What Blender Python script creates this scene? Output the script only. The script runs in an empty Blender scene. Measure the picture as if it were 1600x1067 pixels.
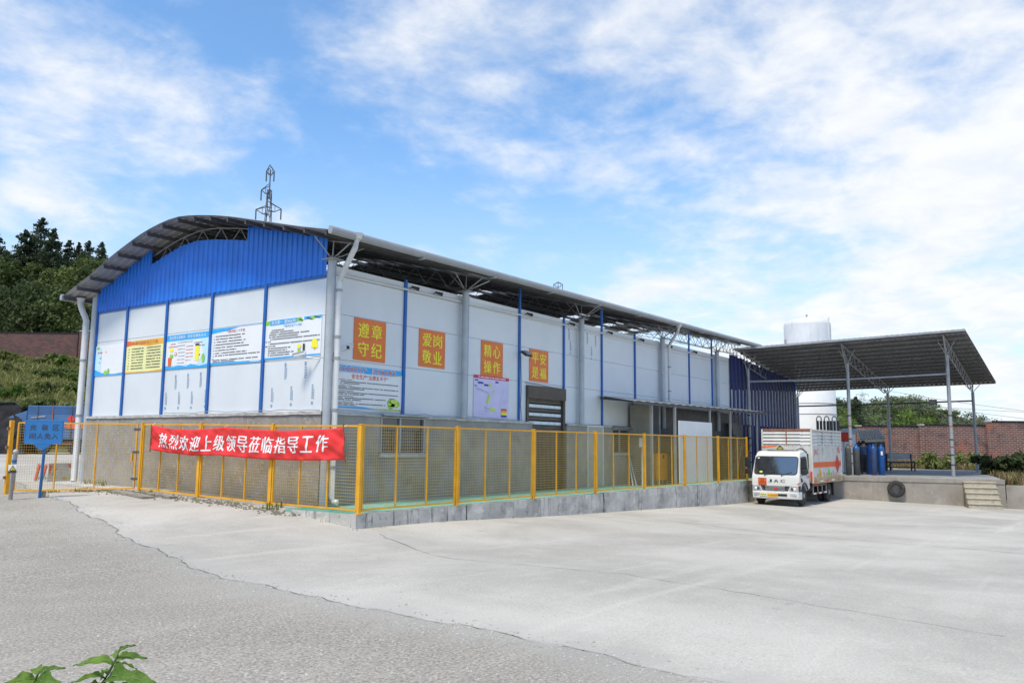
import bpy, math, random
import numpy as np
from mathutils import Vector, Matrix
R = math.radians
random.seed(7)
scene = bpy.context.scene
COL = scene.collection

# ------------------------------------------------------------------ camera
CAM = Vector((-12.887, -14.625, 1.75))
FW = Vector((0.80724017, 0.57679329, 0.12519109))
RT = Vector((0.58032802, -0.81432335, 0.00984216))
UP = Vector((-0.10762292, -0.06470691, 0.99208383))
cam = bpy.data.cameras.new('camera'); cam.sensor_width = 36; cam.lens = 28.65
cam.clip_start = 0.1; cam.clip_end = 3000
camo = bpy.data.objects.new('camera', cam); COL.objects.link(camo)
camo.matrix_world = Matrix(((RT.x, UP.x, -FW.x, CAM.x), (RT.y, UP.y, -FW.y, CAM.y), (RT.z, UP.z, -FW.z, CAM.z), (0, 0, 0, 1)))
scene.camera = camo

# ------------------------------------------------------------------ sun + sky
SUN = Vector((-0.97, -0.10, 0)).normalized(); SUN_EL = R(63)
sd = Vector((SUN.x*math.cos(SUN_EL), SUN.y*math.cos(SUN_EL), math.sin(SUN_EL)))
sl = bpy.data.lights.new('sun', 'SUN'); sl.energy = 2.9; sl.angle = R(13); sl.color = (1.0, 0.905, 0.74)
so = bpy.data.objects.new('sun', sl); COL.objects.link(so)
so.rotation_euler = sd.to_track_quat('Z', 'Y').to_euler(); so.location = (0, 0, 60)

world = bpy.data.worlds.new('World'); scene.world = world; world.use_nodes = True
nt = world.node_tree; nt.nodes.clear()
def N(tree, t, **kw):
    n = tree.nodes.new(t)
    for k, v in kw.items():
        if k.startswith('i_'): n.inputs[int(k[2:])].default_value = v
        else: setattr(n, k, v)
    return n
def LK(tree, a, b): tree.links.new(a, b)
def M(tree, op, a, b=None, c=None):
    n = tree.nodes.new('ShaderNodeMath'); n.operation = op
    for i, s in enumerate((a, b, c)):
        if s is None: continue
        if isinstance(s, (int, float)): n.inputs[i].default_value = s
        else: tree.links.new(s, n.inputs[i])
    return n.outputs[0]
def MIX(tree, fac, a, b, mode='MIX'):
    n = tree.nodes.new('ShaderNodeMix'); n.data_type = 'RGBA'; n.blend_type = mode
    for i, s in ((0, fac), (6, a), (7, b)):
        if isinstance(s, (int, float)): n.inputs[i].default_value = s
        elif isinstance(s, (tuple, list)): n.inputs[i].default_value = (*s[:3], 1)
        else: tree.links.new(s, n.inputs[i])
    return n.outputs[2]
def RAMP(tree, fac, lo, hi):
    n = tree.nodes.new('ShaderNodeMapRange'); n.interpolation_type = 'SMOOTHSTEP'
    tree.links.new(fac, n.inputs[0]); n.inputs[1].default_value = lo; n.inputs[2].default_value = hi
    return n.outputs[0]
def NOISE(tree, vec, scale, detail=5, rough=.55, dist=0):
    n = tree.nodes.new('ShaderNodeTexNoise'); n.inputs['Scale'].default_value = scale
    n.inputs['Detail'].default_value = detail; n.inputs['Roughness'].default_value = rough; n.inputs['Distortion'].default_value = dist
    if vec is not None: tree.links.new(vec, n.inputs['Vector'])
    return n.outputs[0]
SKYZ = 15.9
sky = N(nt, 'ShaderNodeTexSky', sky_type='NISHITA'); sky.sun_disc = False
sky.sun_elevation = SUN_EL; sky.sun_rotation = math.atan2(SUN.x, SUN.y)
sky.altitude = 300; sky.air_density = 1.0; sky.dust_density = 0.6; sky.ozone_density = 2.5
tc = N(nt, 'ShaderNodeTexCoord')
sp = N(nt, 'ShaderNodeSeparateXYZ'); LK(nt, tc.outputs['Generated'], sp.inputs[0])
zz = M(nt, 'MAXIMUM', sp.outputs[2], 0.0)
den = M(nt, 'ADD', zz, 0.20)
cx = M(nt, 'DIVIDE', sp.outputs[0], den); cy = M(nt, 'DIVIDE', sp.outputs[1], den)
cb = N(nt, 'ShaderNodeCombineXYZ'); LK(nt, cx, cb.inputs[0]); LK(nt, cy, cb.inputs[1]); cb.inputs[2].default_value = SKYZ
big = NOISE(nt, cb.outputs[0], 0.8, 2, .5, .1)
mid = NOISE(nt, cb.outputs[0], 2.1, 9, .60, .15)
fine = NOISE(nt, cb.outputs[0], 8.0, 6, .55, .4)
cov = M(nt, 'ADD', M(nt, 'MULTIPLY', big, .56), M(nt, 'ADD', M(nt, 'MULTIPLY', mid, .72), M(nt, 'MULTIPLY', fine, .16)))
hzn = RAMP(nt, zz, .36, .04)
cov = M(nt, 'ADD', cov, M(nt, 'MULTIPLY', hzn, .09))
mask = RAMP(nt, M(nt, 'SUBTRACT', cov, M(nt, 'MULTIPLY', RAMP(nt, zz, .30, .55), .06)), .655, .90)
skyc = MIX(nt, 1.0, sky.outputs[0], (1.14, 1.70, 1.98), 'MULTIPLY')
veil = MIX(nt, M(nt, 'ADD', M(nt, 'MULTIPLY', RAMP(nt, zz, .40, .02), .62), .07), skyc, (6.8, 7.5, 8.2))
cloudc = MIX(nt, RAMP(nt, fine, .3, .7), (7.2, 7.55, 8.05), (8.3, 8.35, 8.4))
allc = MIX(nt, M(nt, 'MULTIPLY', mask, .95), veil, cloudc)
bg = N(nt, 'ShaderNodeBackground'); LK(nt, allc, bg.inputs[0]); bg.inputs[1].default_value = 0.088
wo = N(nt, 'ShaderNodeOutputWorld'); LK(nt, bg.outputs[0], wo.inputs[0])
scene.view_settings.view_transform = 'Standard'; scene.view_settings.look = 'None'
scene.view_settings.exposure = 0.48; scene.view_settings.gamma = 1.0; scene.view_settings.use_curve_mapping = False
scene.render.engine = 'CYCLES'

# ------------------------------------------------------------------ materials
def pm(name, col, rough=.65, metal=0., var=.14, vs=2.5, bump=0., bs=60., stain=None, streak=None, alpha=None, spec=.5, coord='Object', transm=0, speckle=None):
    m = bpy.data.materials.new(name); m.use_nodes = True; t = m.node_tree
    b = t.nodes['Principled BSDF']
    c = t.nodes.new('ShaderNodeTexCoord'); vec = c.outputs[coord]
    n = NOISE(t, vec, vs, 6, .6)
    lo = tuple(max(0, x*(1-var)) for x in col); hi = tuple(min(1, x*(1+var)) for x in col)
    out = MIX(t, RAMP(t, n, .3, .7), lo, hi)
    if stain:
        for sc, s_scale, a, z in (stain if isinstance(stain, list) else [stain]):
            s = RAMP(t, NOISE(t, vec, s_scale, 8, .65, .3), a, z); out = MIX(t, s, out, sc)
    if streak:
        sc, sx, a, z = streak
        mp = t.nodes.new('ShaderNodeMapping'); t.links.new(vec, mp.inputs[0]); mp.inputs['Scale'].default_value = (sx, sx, sx*.07)
        out = MIX(t, RAMP(t, NOISE(t, mp.outputs[0], 1.0, 6, .65), a, z), out, sc)
    if speckle:
        sc, s_scale, a, z = speckle
        out = MIX(t, RAMP(t, NOISE(t, vec, s_scale, 2, .5), a, z), out, sc)
    t.links.new(out, b.inputs['Base Color'])
    rr = RAMP(t, NOISE(t, vec, vs*3, 4), .2, .8)
    t.links.new(M(t, 'ADD', M(t, 'MULTIPLY', rr, .16), max(0, rough-.08)), b.inputs['Roughness'])
    b.inputs['Metallic'].default_value = metal; b.inputs['Specular IOR Level'].default_value = spec
    if transm: b.inputs['Transmission Weight'].default_value = transm
    if bump:
        bn = t.nodes.new('ShaderNodeBump'); bn.inputs['Strength'].default_value = bump; bn.inputs['Distance'].default_value = .02
        t.links.new(NOISE(t, vec, bs, 6, .65), bn.inputs['Height']); t.links.new(bn.outputs[0], b.inputs['Normal'])
    return m
MT = {}
MT['panel'] = pm('panel_white', (.65, .685, .715), .42, 0, .035, .8, stain=((.53, .55, .56), 1.6, .62, .92), streak=((.45, .46, .46), 6, .60, .86))
MT['blue_post'] = pm('blue_post', (.010, .11, .40), .45, 0, .12, 3)
MT['blue_clad'] = pm('blue_cladding', (.003, .15, .66), .36, 0, .10, 1.2, streak=((.03, .24, .66), 7, .58, .85), stain=((.16, .38, .70), 3.5, .72, .86))
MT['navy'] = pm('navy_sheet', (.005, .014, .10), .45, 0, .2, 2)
MT['sun_stripe'] = pm('painted_sunlit_blue', (.40, .44, .58), .45, 0, .2, 3, streak=((.16, .18, .36), 6, .55, .8))  # pale tone of sunlight on the lower blue sheets, put into colour
MT['zinc'] = pm('galvanised_sheet', (.34, .35, .36), .42, .35, .15, 1.5, streak=((.26, .26, .26), 5, .5, .85))
MT['zinc_dark'] = pm('zinc_underside', (.17, .175, .18), .55, .2, .15, 1.5)
MT['steel'] = pm('grey_steel', (.33, .34, .35), .5, .3, .12, 3)
MT['steel_dark'] = pm('dark_steel', (.09, .09, .095), .55, .2, .2, 3)
MT['column'] = pm('column_grey', (.40, .43, .46), .5, .1, .1, 2, streak=((.30, .30, .29), 8, .6, .9))
MT['pvc'] = pm('pvc_pipe', (.62, .63, .64), .4, 0, .06, 3, streak=((.45, .43, .40), 8, .62, .9))
MT['concrete'] = pm('plinth_concrete', (.30, .28, .255), .9, 0, .16, 1.4, .5, 30, stain=[((.17, .16, .15), 1.1, .58, .8), ((.36, .35, .33), 5, .6, .75)], streak=((.19, .18, .17), 5, .58, .85))
MT['stipple'] = pm('stippled_render', (.30, .275, .245), .9, 0, .14, 1.2, .8, 22, stain=((.18, .17, .16), .9, .52, .8), speckle=((.38, .37, .35), 14, .56, .70))
MT['ledge'] = pm('ledge_concrete', (.46, .45, .43), .85, 0, .2, 3, .4, 30, stain=((.24, .235, .23), 2.2, .55, .72))
MT['kerb'] = pm('kerb_concrete', (.49, .465, .425), .9, 0, .18, 1.2, .8, 25, stain=[((.31, .295, .27), 1.3, .50, .66), ((.60, .58, .545), 2.1, .54, .66), ((.15, .14, .125), 3.2, .60, .72)], streak=((.14, .13, .115), 8, .56, .70))
MT['green'] = pm('green_floor_paint', (.17, .42, .32), .7, 0, .12, 1.5, .2, 30, stain=((.40, .42, .38), 1.3, .55, .75))
MT['dock'] = pm('dock_concrete', (.31, .275, .235), .88, 0, .16, .9, .4, 30, stain=[((.20, .18, .155), .8, .50, .74), ((.36, .33, .29), 2.3, .56, .72)], streak=((.19, .17, .15), 4, .56, .8))
MT['docktop'] = pm('dock_floor', (.27, .265, .26), .8, 0, .15, 1.1, .2, 30, stain=((.17, .165, .16), .9, .5, .75))
MT['step'] = pm('step_concrete', (.44, .39, .30), .9, 0, .18, 3, .4, 40, stain=((.26, .23, .18), 3, .52, .78))
MT['yellow'] = pm('yellow_paint', (.72, .35, .010), .45, 0, .12, 2.2, stain=[((.50, .25, .02), 4, .58, .8), ((.16, .08, .03), 11, .70, .78)])
MT['wire'] = pm('yellow_wire', (.60, .40, .08), .5, 0, .1, 3)
MT['red_cloth'] = pm('red_cloth', (.72, .025, .022), .55, 0, .08, 3)
MT['white'] = pm('white_paint', (.80, .80, .79), .5, 0, .03, 3)
MT['paper'] = pm('board_white', (.76, .77, .79), .4, 0, .02, 2)
MT['orange'] = pm('orange_board', (.72, .17, .025), .45, 0, .08, 2.5, stain=((.60, .22, .08), 2.5, .62, .9))
MT['lemon'] = pm('lemon_print', (.86, .80, .03), .5, 0, .02, 2)
MT['paleyellow'] = pm('pale_yellow_board', (.80, .78, .36), .45, 0, .05, 2)
MT['amber'] = pm('amber_print', (.82, .42, .03), .45, 0, .15, 1.5)
MT['sky_blue'] = pm('sky_blue_print', (.03, .38, .80), .45, 0, .08, 2)
MT['pale_blue'] = pm('pale_blue_print', (.50, .73, .86), .45, 0, .05, 2)
MT['lilac'] = pm('lilac_board', (.58, .55, .80), .45, 0, .05, 2)
MT['crimson'] = pm('crimson_print', (.55, .02, .06), .45, 0, .05, 2)
MT['ink'] = pm('dark_print', (.05, .05, .055), .5, 0, .1, 2)
MT['greyink'] = pm('grey_print', (.28, .28, .30), .5, 0, .1, 2)
MT['redink'] = pm('red_print', (.62, .08, .05), .5, 0, .1, 2)
MT['blueink'] = pm('blue_print', (.05, .22, .42), .5, 0, .1, 2)
MT['navyink'] = pm('navy_print', (.03, .04, .30), .5, 0, .1, 2)
MT['greenink'] = pm('green_print', (.25, .55, .08), .5, 0, .15, 9)
MT['limeink'] = pm('lime_print', (.55, .68, .10), .5, 0, .1, 9)
MT['brown'] = pm('brown_shutter', (.085, .068, .055), .45, .1, .15, 2)
MT['strip'] = pm('translucent_strip', (.62, .70, .76), .3, 0, .12, 6)
MT['beige'] = pm('beige_door', (.44, .41, .34), .5, 0, .06, 2)
MT['gutter'] = pm('gutter_grey', (.31, .32, .33), .4, .1, .08, 2, streak=((.22, .22, .22), 6, .6, .9))
MT['glass'] = pm('dark_glass', (.05, .055, .06), .06, 0, .1, 2, spec=.8)
MT['black'] = pm('black_plastic', (.02, .02, .022), .45, 0, .2, 3)
MT['rubber'] = pm('tyre_rubber', (.035, .033, .032), .85, 0, .25, 6, .3, 60, stain=((.13, .12, .105), 4, .55, .8))
MT['cab'] = pm('truck_white', (.67, .67, .65), .28, 0, .04, 2, stain=((.46, .43, .38), 2.2, .60, .9), streak=((.48, .45, .40), 5, .62, .9))
MT['box'] = pm('box_white', (.57, .565, .53), .45, 0, .08, 2, stain=((.36, .30, .22), 2.2, .54, .78), streak=((.33, .28, .21), 5, .54, .78))
MT['box_dirty'] = pm('box_dirty', (.42, .33, .20), .7, 0, .2, 2, stain=((.20, .15, .10), 3, .55, .8))
MT['chrome'] = pm('lamp_chrome', (.62, .63, .65), .18, .6, .1, 8)
MT['rust'] = pm('rust_red', (.26, .10, .06), .8, 0, .3, 4)
MT['redpaint'] = pm('red_paint', (.62, .05, .03), .4, 0, .1, 3)
MT['orangepaint'] = pm('orange_paint', (.75, .13, .02), .4, 0, .1, 3)
MT['cabinet'] = pm('cabinet_orange', (.66, .24, .03), .45, 0, .08, 2, stain=((.42, .17, .04), 2, .62, .85))
MT['signblue'] = pm('sign_blue', (.018, .15, .40), .45, 0, .07, 3, stain=((.06, .20, .40), 3, .62, .85))
MT['lorry_blue'] = pm('lorry_blue', (.055, .135, .29), .5, 0, .12, 1.5, stain=((.14, .19, .29), 1.8, .55, .8))
MT['cyl_blue'] = pm('cylinder_blue', (.010, .09, .31), .4, 0, .15, 4, stain=((.05, .12, .26), 5, .60, .8))
MT['cyl_navy'] = pm('cylinder_navy', (.045, .075, .18), .45, 0, .15, 4)
MT['cyl_grey'] = pm('cylinder_grey', (.075, .075, .07), .5, 0, .2, 4)
MT['tank'] = pm('tank_white', (.66, .67, .68), .45, 0, .05, .8, streak=((.30, .30, .30), 4.5, .52, .85))
MT['skin'] = pm('skin', (.42, .25, .17), .6, 0, .06, 9)
MT['hair'] = pm('hair', (.012, .010, .010), .6, 0, .3, 30)
MT['shirt'] = pm('shirt_navy', (.07, .10, .17), .8, 0, .2, 8)
MT['trousers'] = pm('trousers_dark', (.045, .04, .045), .85, 0, .2, 8)
MT['wood'] = pm('weathered_wood', (.26, .23, .19), .85, 0, .3, 5, .4, 40)
MT['bark'] = pm('bark', (.10, .075, .055), .9, 0, .3, 5, .5, 20)
MT['tar'] = pm('dark_rock_wall', (.018, .017, .019), .95, 0, .5, 1.2, 1.0, 6, streak=((.05, .048, .048), 3, .58, .8))
MT['soil'] = pm('hill_soil', (.10, .095, .05), .95, 0, .35, .6, .8, 3)
MT['bankm'] = pm('bank_soil', (.20, .155, .085), .95, 0, .35, .9, .8, 3)
MT['stone'] = pm('stone_chip', (.38, .37, .35), .9, 0, .3, 2)
MT['moss'] = pm('dirt_litter', (.16, .145, .11), .95, 0, .3, 5, .6, 30)
MT['windscreen'] = pm('windscreen_glass', (.03, .033, .036), .05, 0, .1, 2)
MT['windscreen'].node_tree.nodes['Principled BSDF'].inputs['IOR'].default_value = 2.9
MT['skylight'] = None
def translucent(name, col, rough=.6, w=.5, var=.2, vs=1.2):
    m = pm(name, col, rough, 0, var, vs); t = m.node_tree; b = t.nodes['Principled BSDF']
    tr = t.nodes.new('ShaderNodeBsdfTranslucent'); src = b.inputs['Base Color'].links[0].from_socket
    t.links.new(src, tr.inputs[0]); mx = t.nodes.new('ShaderNodeMixShader'); mx.inputs[0].default_value = w
    t.links.new(b.outputs[0], mx.inputs[1]); t.links.new(tr.outputs[0], mx.inputs[2])
    t.links.new(mx.outputs[0], t.nodes['Material Output'].inputs[0]); return m
MT['skylight'] = translucent('skylight_film', (.80, .84, .86), .5, .75, .05)
def leafmat(name, a, b, vs=.35):
    m = bpy.data.materials.new(name); m.use_nodes = True; t = m.node_tree; p = t.nodes['Principled BSDF']
    c = t.nodes.new('ShaderNodeTexCoord'); oi = t.nodes.new('ShaderNodeObjectInfo')
    n1 = NOISE(t, c.outputs['Object'], vs, 4, .6); n2 = NOISE(t, c.outputs['Object'], vs*9, 2, .6)
    f = M(t, 'ADD', M(t, 'MULTIPLY', n1, .7), M(t, 'ADD', M(t, 'MULTIPLY', n2, .5), M(t, 'MULTIPLY', oi.outputs['Random'], .25)))
    col = MIX(t, RAMP(t, f, .45, 1.0), a, b)
    t.links.new(col, p.inputs['Base Color']); p.inputs['Roughness'].default_value = .6; p.inputs['Specular IOR Level'].default_value = .3
    tr = t.nodes.new('ShaderNodeBsdfTranslucent'); t.links.new(col, tr.inputs[0])
    mx = t.nodes.new('ShaderNodeMixShader'); mx.inputs[0].default_value = .42
    t.links.new(p.outputs[0], mx.inputs[1]); t.links.new(tr.outputs[0], mx.inputs[2]); t.links.new(mx.outputs[0], t.nodes['Material Output'].inputs[0])
    return m
MT['leaf_con'] = leafmat('conifer_needles', (.020, .036, .017), (.07, .10, .045))
MT['leaf_broad'] = leafmat('broad_leaves', (.038, .065, .016), (.16, .20, .055))
MT['leaf_dark'] = leafmat('dark_leaves', (.022, .038, .012), (.09, .12, .04))
MT['leaf_grey'] = leafmat('grey_leaves', (.075, .092, .05), (.23, .26, .15))
MT['leaf_lime'] = leafmat('bright_leaves', (.06, .11, .015), (.19, .28, .045))
MT['leaf_shrub'] = leafmat('shrub_leaves', (.09, .115, .03), (.30, .33, .11))
MT['grass_dry'] = leafmat('dry_grass', (.17, .12, .055), (.42, .32, .17), 1.0)
MT['grass_mid'] = leafmat('weed_grass', (.13, .15, .04), (.40, .39, .15), 1.0)
MT['leaf_near'] = leafmat('near_leaf', (.07, .15, .02), (.20, .32, .055), 9)
MT['stem'] = pm('green_stem', (.13, .20, .05), .6, 0, .15, 9)

def brickmat(name, c1, c2, mortar, flush=None, bw=.40, rh=.135):
    m = bpy.data.materials.new(name); m.use_nodes = True; t = m.node_tree; p = t.nodes['Principled BSDF']
    uv = t.nodes.new('ShaderNodeUVMap'); br = t.nodes.new('ShaderNodeTexBrick'); t.links.new(uv.outputs[0], br.inputs[0])
    br.inputs['Color1'].default_value = (*c1, 1); br.inputs['Color2'].default_value = (*c2, 1); br.inputs['Mortar'].default_value = (*mortar, 1)
    br.inputs['Scale'].default_value = 1; br.inputs['Brick Width'].default_value = bw; br.inputs['Row Height'].default_value = rh
    br.inputs['Mortar Size'].default_value = .022; br.inputs['Bias'].default_value = -.1
    out = br.outputs[0]
    c = t.nodes.new('ShaderNodeTexCoord')
    out = MIX(t, RAMP(t, NOISE(t, c.outputs['Object'], 1.3, 6, .6), .48, .72), out, MIX(t, .75, out, (.06, .05, .05)))
    if flush:
        out = MIX(t, RAMP(t, NOISE(t, c.outputs['Object'], .55, 5, .6), .52, .68), out, MIX(t, .65, out, flush))
    t.links.new(out, p.inputs['Base Color']); p.inputs['Roughness'].default_value = .9
    bp = t.nodes.new('ShaderNodeBump'); bp.inputs['Strength'].default_value = .6; bp.inputs['Distance'].default_value = .02; bp.invert = True
    t.links.new(br.outputs[1], bp.inputs['Height']); t.links.new(bp.outputs[0], p.inputs['Normal'])
    return m
MT['brick'] = brickmat('old_red_brick', (.22, .075, .055), (.10, .05, .045), (.30, .26, .23), (.50, .11, .05))
MT['brick_dark'] = brickmat('dark_red_brick', (.17, .065, .055), (.085, .04, .036), (.12, .10, .09), bw=.42, rh=.17)

# ------------------------------------------------------------------ mesh helpers
ORG = {}
class MB:
    def __init__(s): s.v = []; s.f = []; s.m = []; s.uv = None
    def add(s, vs, fs, m=0):
        o = len(s.v); s.v += [tuple(v) for v in vs]; s.f += [tuple(i+o for i in f) for f in fs]; s.m += [m]*len(fs); return s
    def box(s, x0, x1, y0, y1, z0, z1, m=0):
        x0, x1 = sorted((x0, x1)); y0, y1 = sorted((y0, y1)); z0, z1 = sorted((z0, z1))
        return s.add([(x0,y0,z0),(x1,y0,z0),(x1,y1,z0),(x0,y1,z0),(x0,y0,z1),(x1,y0,z1),(x1,y1,z1),(x0,y1,z1)],
              [(0,3,2,1),(4,5,6,7),(0,1,5,4),(1,2,6,5),(2,3,7,6),(3,0,4,7)], m)
    def bar(s, a, b, w, h=None, m=0, up=(0,0,1)):
        a = Vector(a); b = Vector(b); h = h or w; d = (b-a).normalized(); u = Vector(up)
        if abs(d.dot(u)) > .98: u = Vector((0,1,0))
        r = d.cross(u).normalized(); u = r.cross(d).normalized()
        c = [r*(-w/2)+u*(-h/2), r*(w/2)+u*(-h/2), r*(w/2)+u*(h/2), r*(-w/2)+u*(h/2)]
        return s.add([a+q for q in c]+[b+q for q in c], [(3,2,1,0),(4,5,6,7),(0,1,5,4),(1,2,6,5),(2,3,7,6),(3,0,4,7)], m)
    def tube(s, pts, r, n=8, m=0, cap=True):
        pts = [Vector(p) for p in pts]; rs = r if isinstance(r, (list, tuple)) else [r]*len(pts); vs = []; fs = []
        for i, p in enumerate(pts):
            d = (pts[min(i+1, len(pts)-1)]-pts[max(i-1, 0)]).normalized()
            u = Vector((0,0,1)) if abs(d.z) < .9 else Vector((1,0,0))
            a = d.cross(u).normalized(); b = a.cross(d).normalized()
            for k in range(n):
                t = 2*math.pi*k/n; vs.append(p+(a*math.cos(t)+b*math.sin(t))*rs[i])
        for i in range(len(pts)-1):
            for k in range(n):
                fs.append((i*n+k, i*n+(k+1)%n, (i+1)*n+(k+1)%n, (i+1)*n+k))
        if cap: fs.append(tuple(range(n-1, -1, -1))); fs.append(tuple((len(pts)-1)*n+k for k in range(n)))
        return s.add(vs, fs, m)
    def lathe(s, prof, c=(0,0,0), n=24, m=0, axis='z'):
        vs = []; fs = []
        for r, h in prof:
            for k in range(n):
                t = 2*math.pi*k/n; a, b = r*math.cos(t), r*math.sin(t)
                vs.append({'z': (c[0]+a, c[1]+b, c[2]+h), 'x': (c[0]+h, c[1]+a, c[2]+b), 'y': (c[0]+b, c[1]+h, c[2]+a)}[axis])
        for i in range(len(prof)-1):
            for k in range(n): fs.append((i*n+k, i*n+(k+1)%n, (i+1)*n+(k+1)%n, (i+1)*n+k))
        if prof[0][0] > 1e-4: fs.append(tuple(range(n-1, -1, -1)))
        if prof[-1][0] > 1e-4: fs.append(tuple((len(prof)-1)*n+k for k in range(n)))
        return s.add(vs, fs, m)
    def prism(s, poly, fn, a, b, m=0):
        n = len(poly); vs = [fn(p, a) for p in poly]+[fn(p, b) for p in poly]
        fs = [tuple(range(n-1, -1, -1)), tuple(range(n, 2*n))]+[(i, (i+1)%n, n+(i+1)%n, n+i) for i in range(n)]
        return s.add(vs, fs, m)
    def grid(s, P, nu, nv, m=0):
        vs = [P(i/nu, j/nv) for i in range(nu+1) for j in range(nv+1)]
        fs = [(i*(nv+1)+j, (i+1)*(nv+1)+j, (i+1)*(nv+1)+j+1, i*(nv+1)+j+1) for i in range(nu) for j in range(nv)]
        return s.add(vs, fs, m)
    def build(s, name, mats, parent=None, smooth=False, kind=None, bevel=0, label=None, cat=None, group=None, org=None, fixn=True):
        if not isinstance(mats, (list, tuple)): mats = [mats]
        va = np.array(s.v, dtype=float).reshape(-1, 3)
        if parent is not None: o = ORG[parent]; loc = (0, 0, 0)
        elif org is not None: o = Vector(org); loc = o
        elif kind == 'structure': o = Vector((0, 0, 0)); loc = o
        else:
            mn = va.min(0); mx = va.max(0); o = Vector(((mn[0]+mx[0])/2, (mn[1]+mx[1])/2, mn[2])); loc = o
        va = va-np.array(o)
        me = bpy.data.meshes.new(name); me.from_pydata([tuple(x) for x in va], [], s.f)
        for q in mats: me.materials.append(MT[q] if isinstance(q, str) else q)
        if any(s.m): me.polygons.foreach_set('material_index', s.m)
        if s.uv: 
            ul = me.uv_layers.new(name='UVMap'); ul.data.foreach_set('uv', [c for p in s.uv for c in p])
        if fixn and len(s.f) < 60000:
            import bmesh
            bm = bmesh.new(); bm.from_mesh(me); bmesh.ops.recalc_face_normals(bm, faces=bm.faces); bm.to_mesh(me); bm.free()
        if smooth: me.polygons.foreach_set('use_smooth', [True]*len(me.polygons))
        me.update()
        ob = bpy.data.objects.new(name, me); COL.objects.link(ob); ob.location = loc
        if parent is not None: ob.parent = parent
        ORG[ob] = o
        if bevel:
            bv = ob.modifiers.new('bevel', 'BEVEL'); bv.width = bevel; bv.segments = 2; bv.limit_method = 'ANGLE'; bv.angle_limit = R(40)
        if smooth and smooth != True:
            try:
                me.set_sharp_from_angle(angle=R(smooth))
            except Exception: pass
        if kind: ob['kind'] = kind
        if label: ob['label'] = label
        if cat: ob['category'] = cat
        if group: ob['group'] = group
        return ob
def thing(name, label, cat, loc=(0,0,0), rotz=0, group=None, local=False):
    o = bpy.data.objects.new(name, None); COL.objects.link(o); o.location = loc; o.rotation_euler = (0, 0, rotz); o.empty_display_size = .2
    o['label'] = label; o['category'] = cat
    if group: o['group'] = group
    ORG[o] = Vector((0,0,0)) if (local or rotz) else Vector(loc)
    return o
def kids(o): return [c for c in bpy.data.objects if c.parent == o]
def dup(root, loc, rotz=None, label=None, scale=None):
    def cp(o, par):
        c = o.copy(); COL.objects.link(c)
        if par is not None: c.parent = par
        for ch in kids(o): cp(ch, c)
        return c
    r = cp(root, None); r.location = loc
    if rotz is not None: r.rotation_euler = (0, 0, rotz)
    if scale: r.scale = scale if isinstance(scale, tuple) else (scale,)*3
    if label: r['label'] = label
    return r
_tc = {}
def text2d(body, bold=0.0, space=1.0, fine=0):
    k = (body, bold, space, fine)
    if k in _tc: return _tc[k]
    c = bpy.data.curves.new('t', 'FONT'); c.body = body; c.offset = bold; c.resolution_u = 2; c.align_x = 'LEFT'; c.space_character = space
    o = bpy.data.objects.new('t', c); COL.objects.link(o)
    me = bpy.data.meshes.new_from_object(o.evaluated_get(bpy.context.evaluated_depsgraph_get()))
    if fine:
        import bmesh
        bm = bmesh.new(); bm.from_mesh(me); bmesh.ops.triangulate(bm, faces=bm.faces)
        for _ in range(3):
            e = [x for x in bm.edges if x.calc_length() > fine]
            if e: bmesh.ops.subdivide_edges(bm, edges=e, cuts=1); bmesh.ops.triangulate(bm, faces=bm.faces)
        bm.to_mesh(me); bm.free()
    v = np.array([tuple(q.co)[:2] for q in me.vertices]).reshape(-1, 2); f = [tuple(p.vertices) for p in me.polygons]
    bpy.data.objects.remove(o); bpy.data.meshes.remove(me); bpy.data.curves.remove(c)
    if len(v):
        mn = v.min(0); mx = v.max(0); v = (v-mn)/(mx-mn)         # unit box 0..1
    _tc[k] = (v, f); return _tc[k]
def put_text(mb, body, P, x0, x1, y0, y1, bold=.0, m=0, shear=0, space=1.0, fine=0):
    v, f = text2d(body, 0.0, space, fine)
    n = max(1, len(body)); wx = (x1-x0); bd = bold*wx/n*.8          # bolder strokes: shifted copies, each a hair prouder than the last
    shifts = [(0, 0)] if bold < .008 else [(-bd, 0), (bd, 0), (0, 0)] if bold < .02 else [(-bd, -.0), (bd, 0), (0, 0), (-bd*.5, 0), (bd*.5, 0)]
    q0, q1, q2 = Vector(P(.1, .1)), Vector(P(.2, .1)), Vector(P(.1, .2)); nn = (q1-q0).cross(q2-q0).normalized()
    if nn.dot(CAM-q0) < 0: nn = -nn
    for k, (sx, sy) in enumerate(shifts):
        e = nn*(.0003*k)
        mb.add([Vector(P(x0+a*wx+shear*b+sx, y0+b*(y1-y0)+sy))+e for a, b in v], f, m)
def ray(px, py): return FW+RT*((px-800)/1273.4)-UP*((py-533.5)/1273.4)
def at(px, py, d): return CAM+ray(px, py)*d
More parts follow.
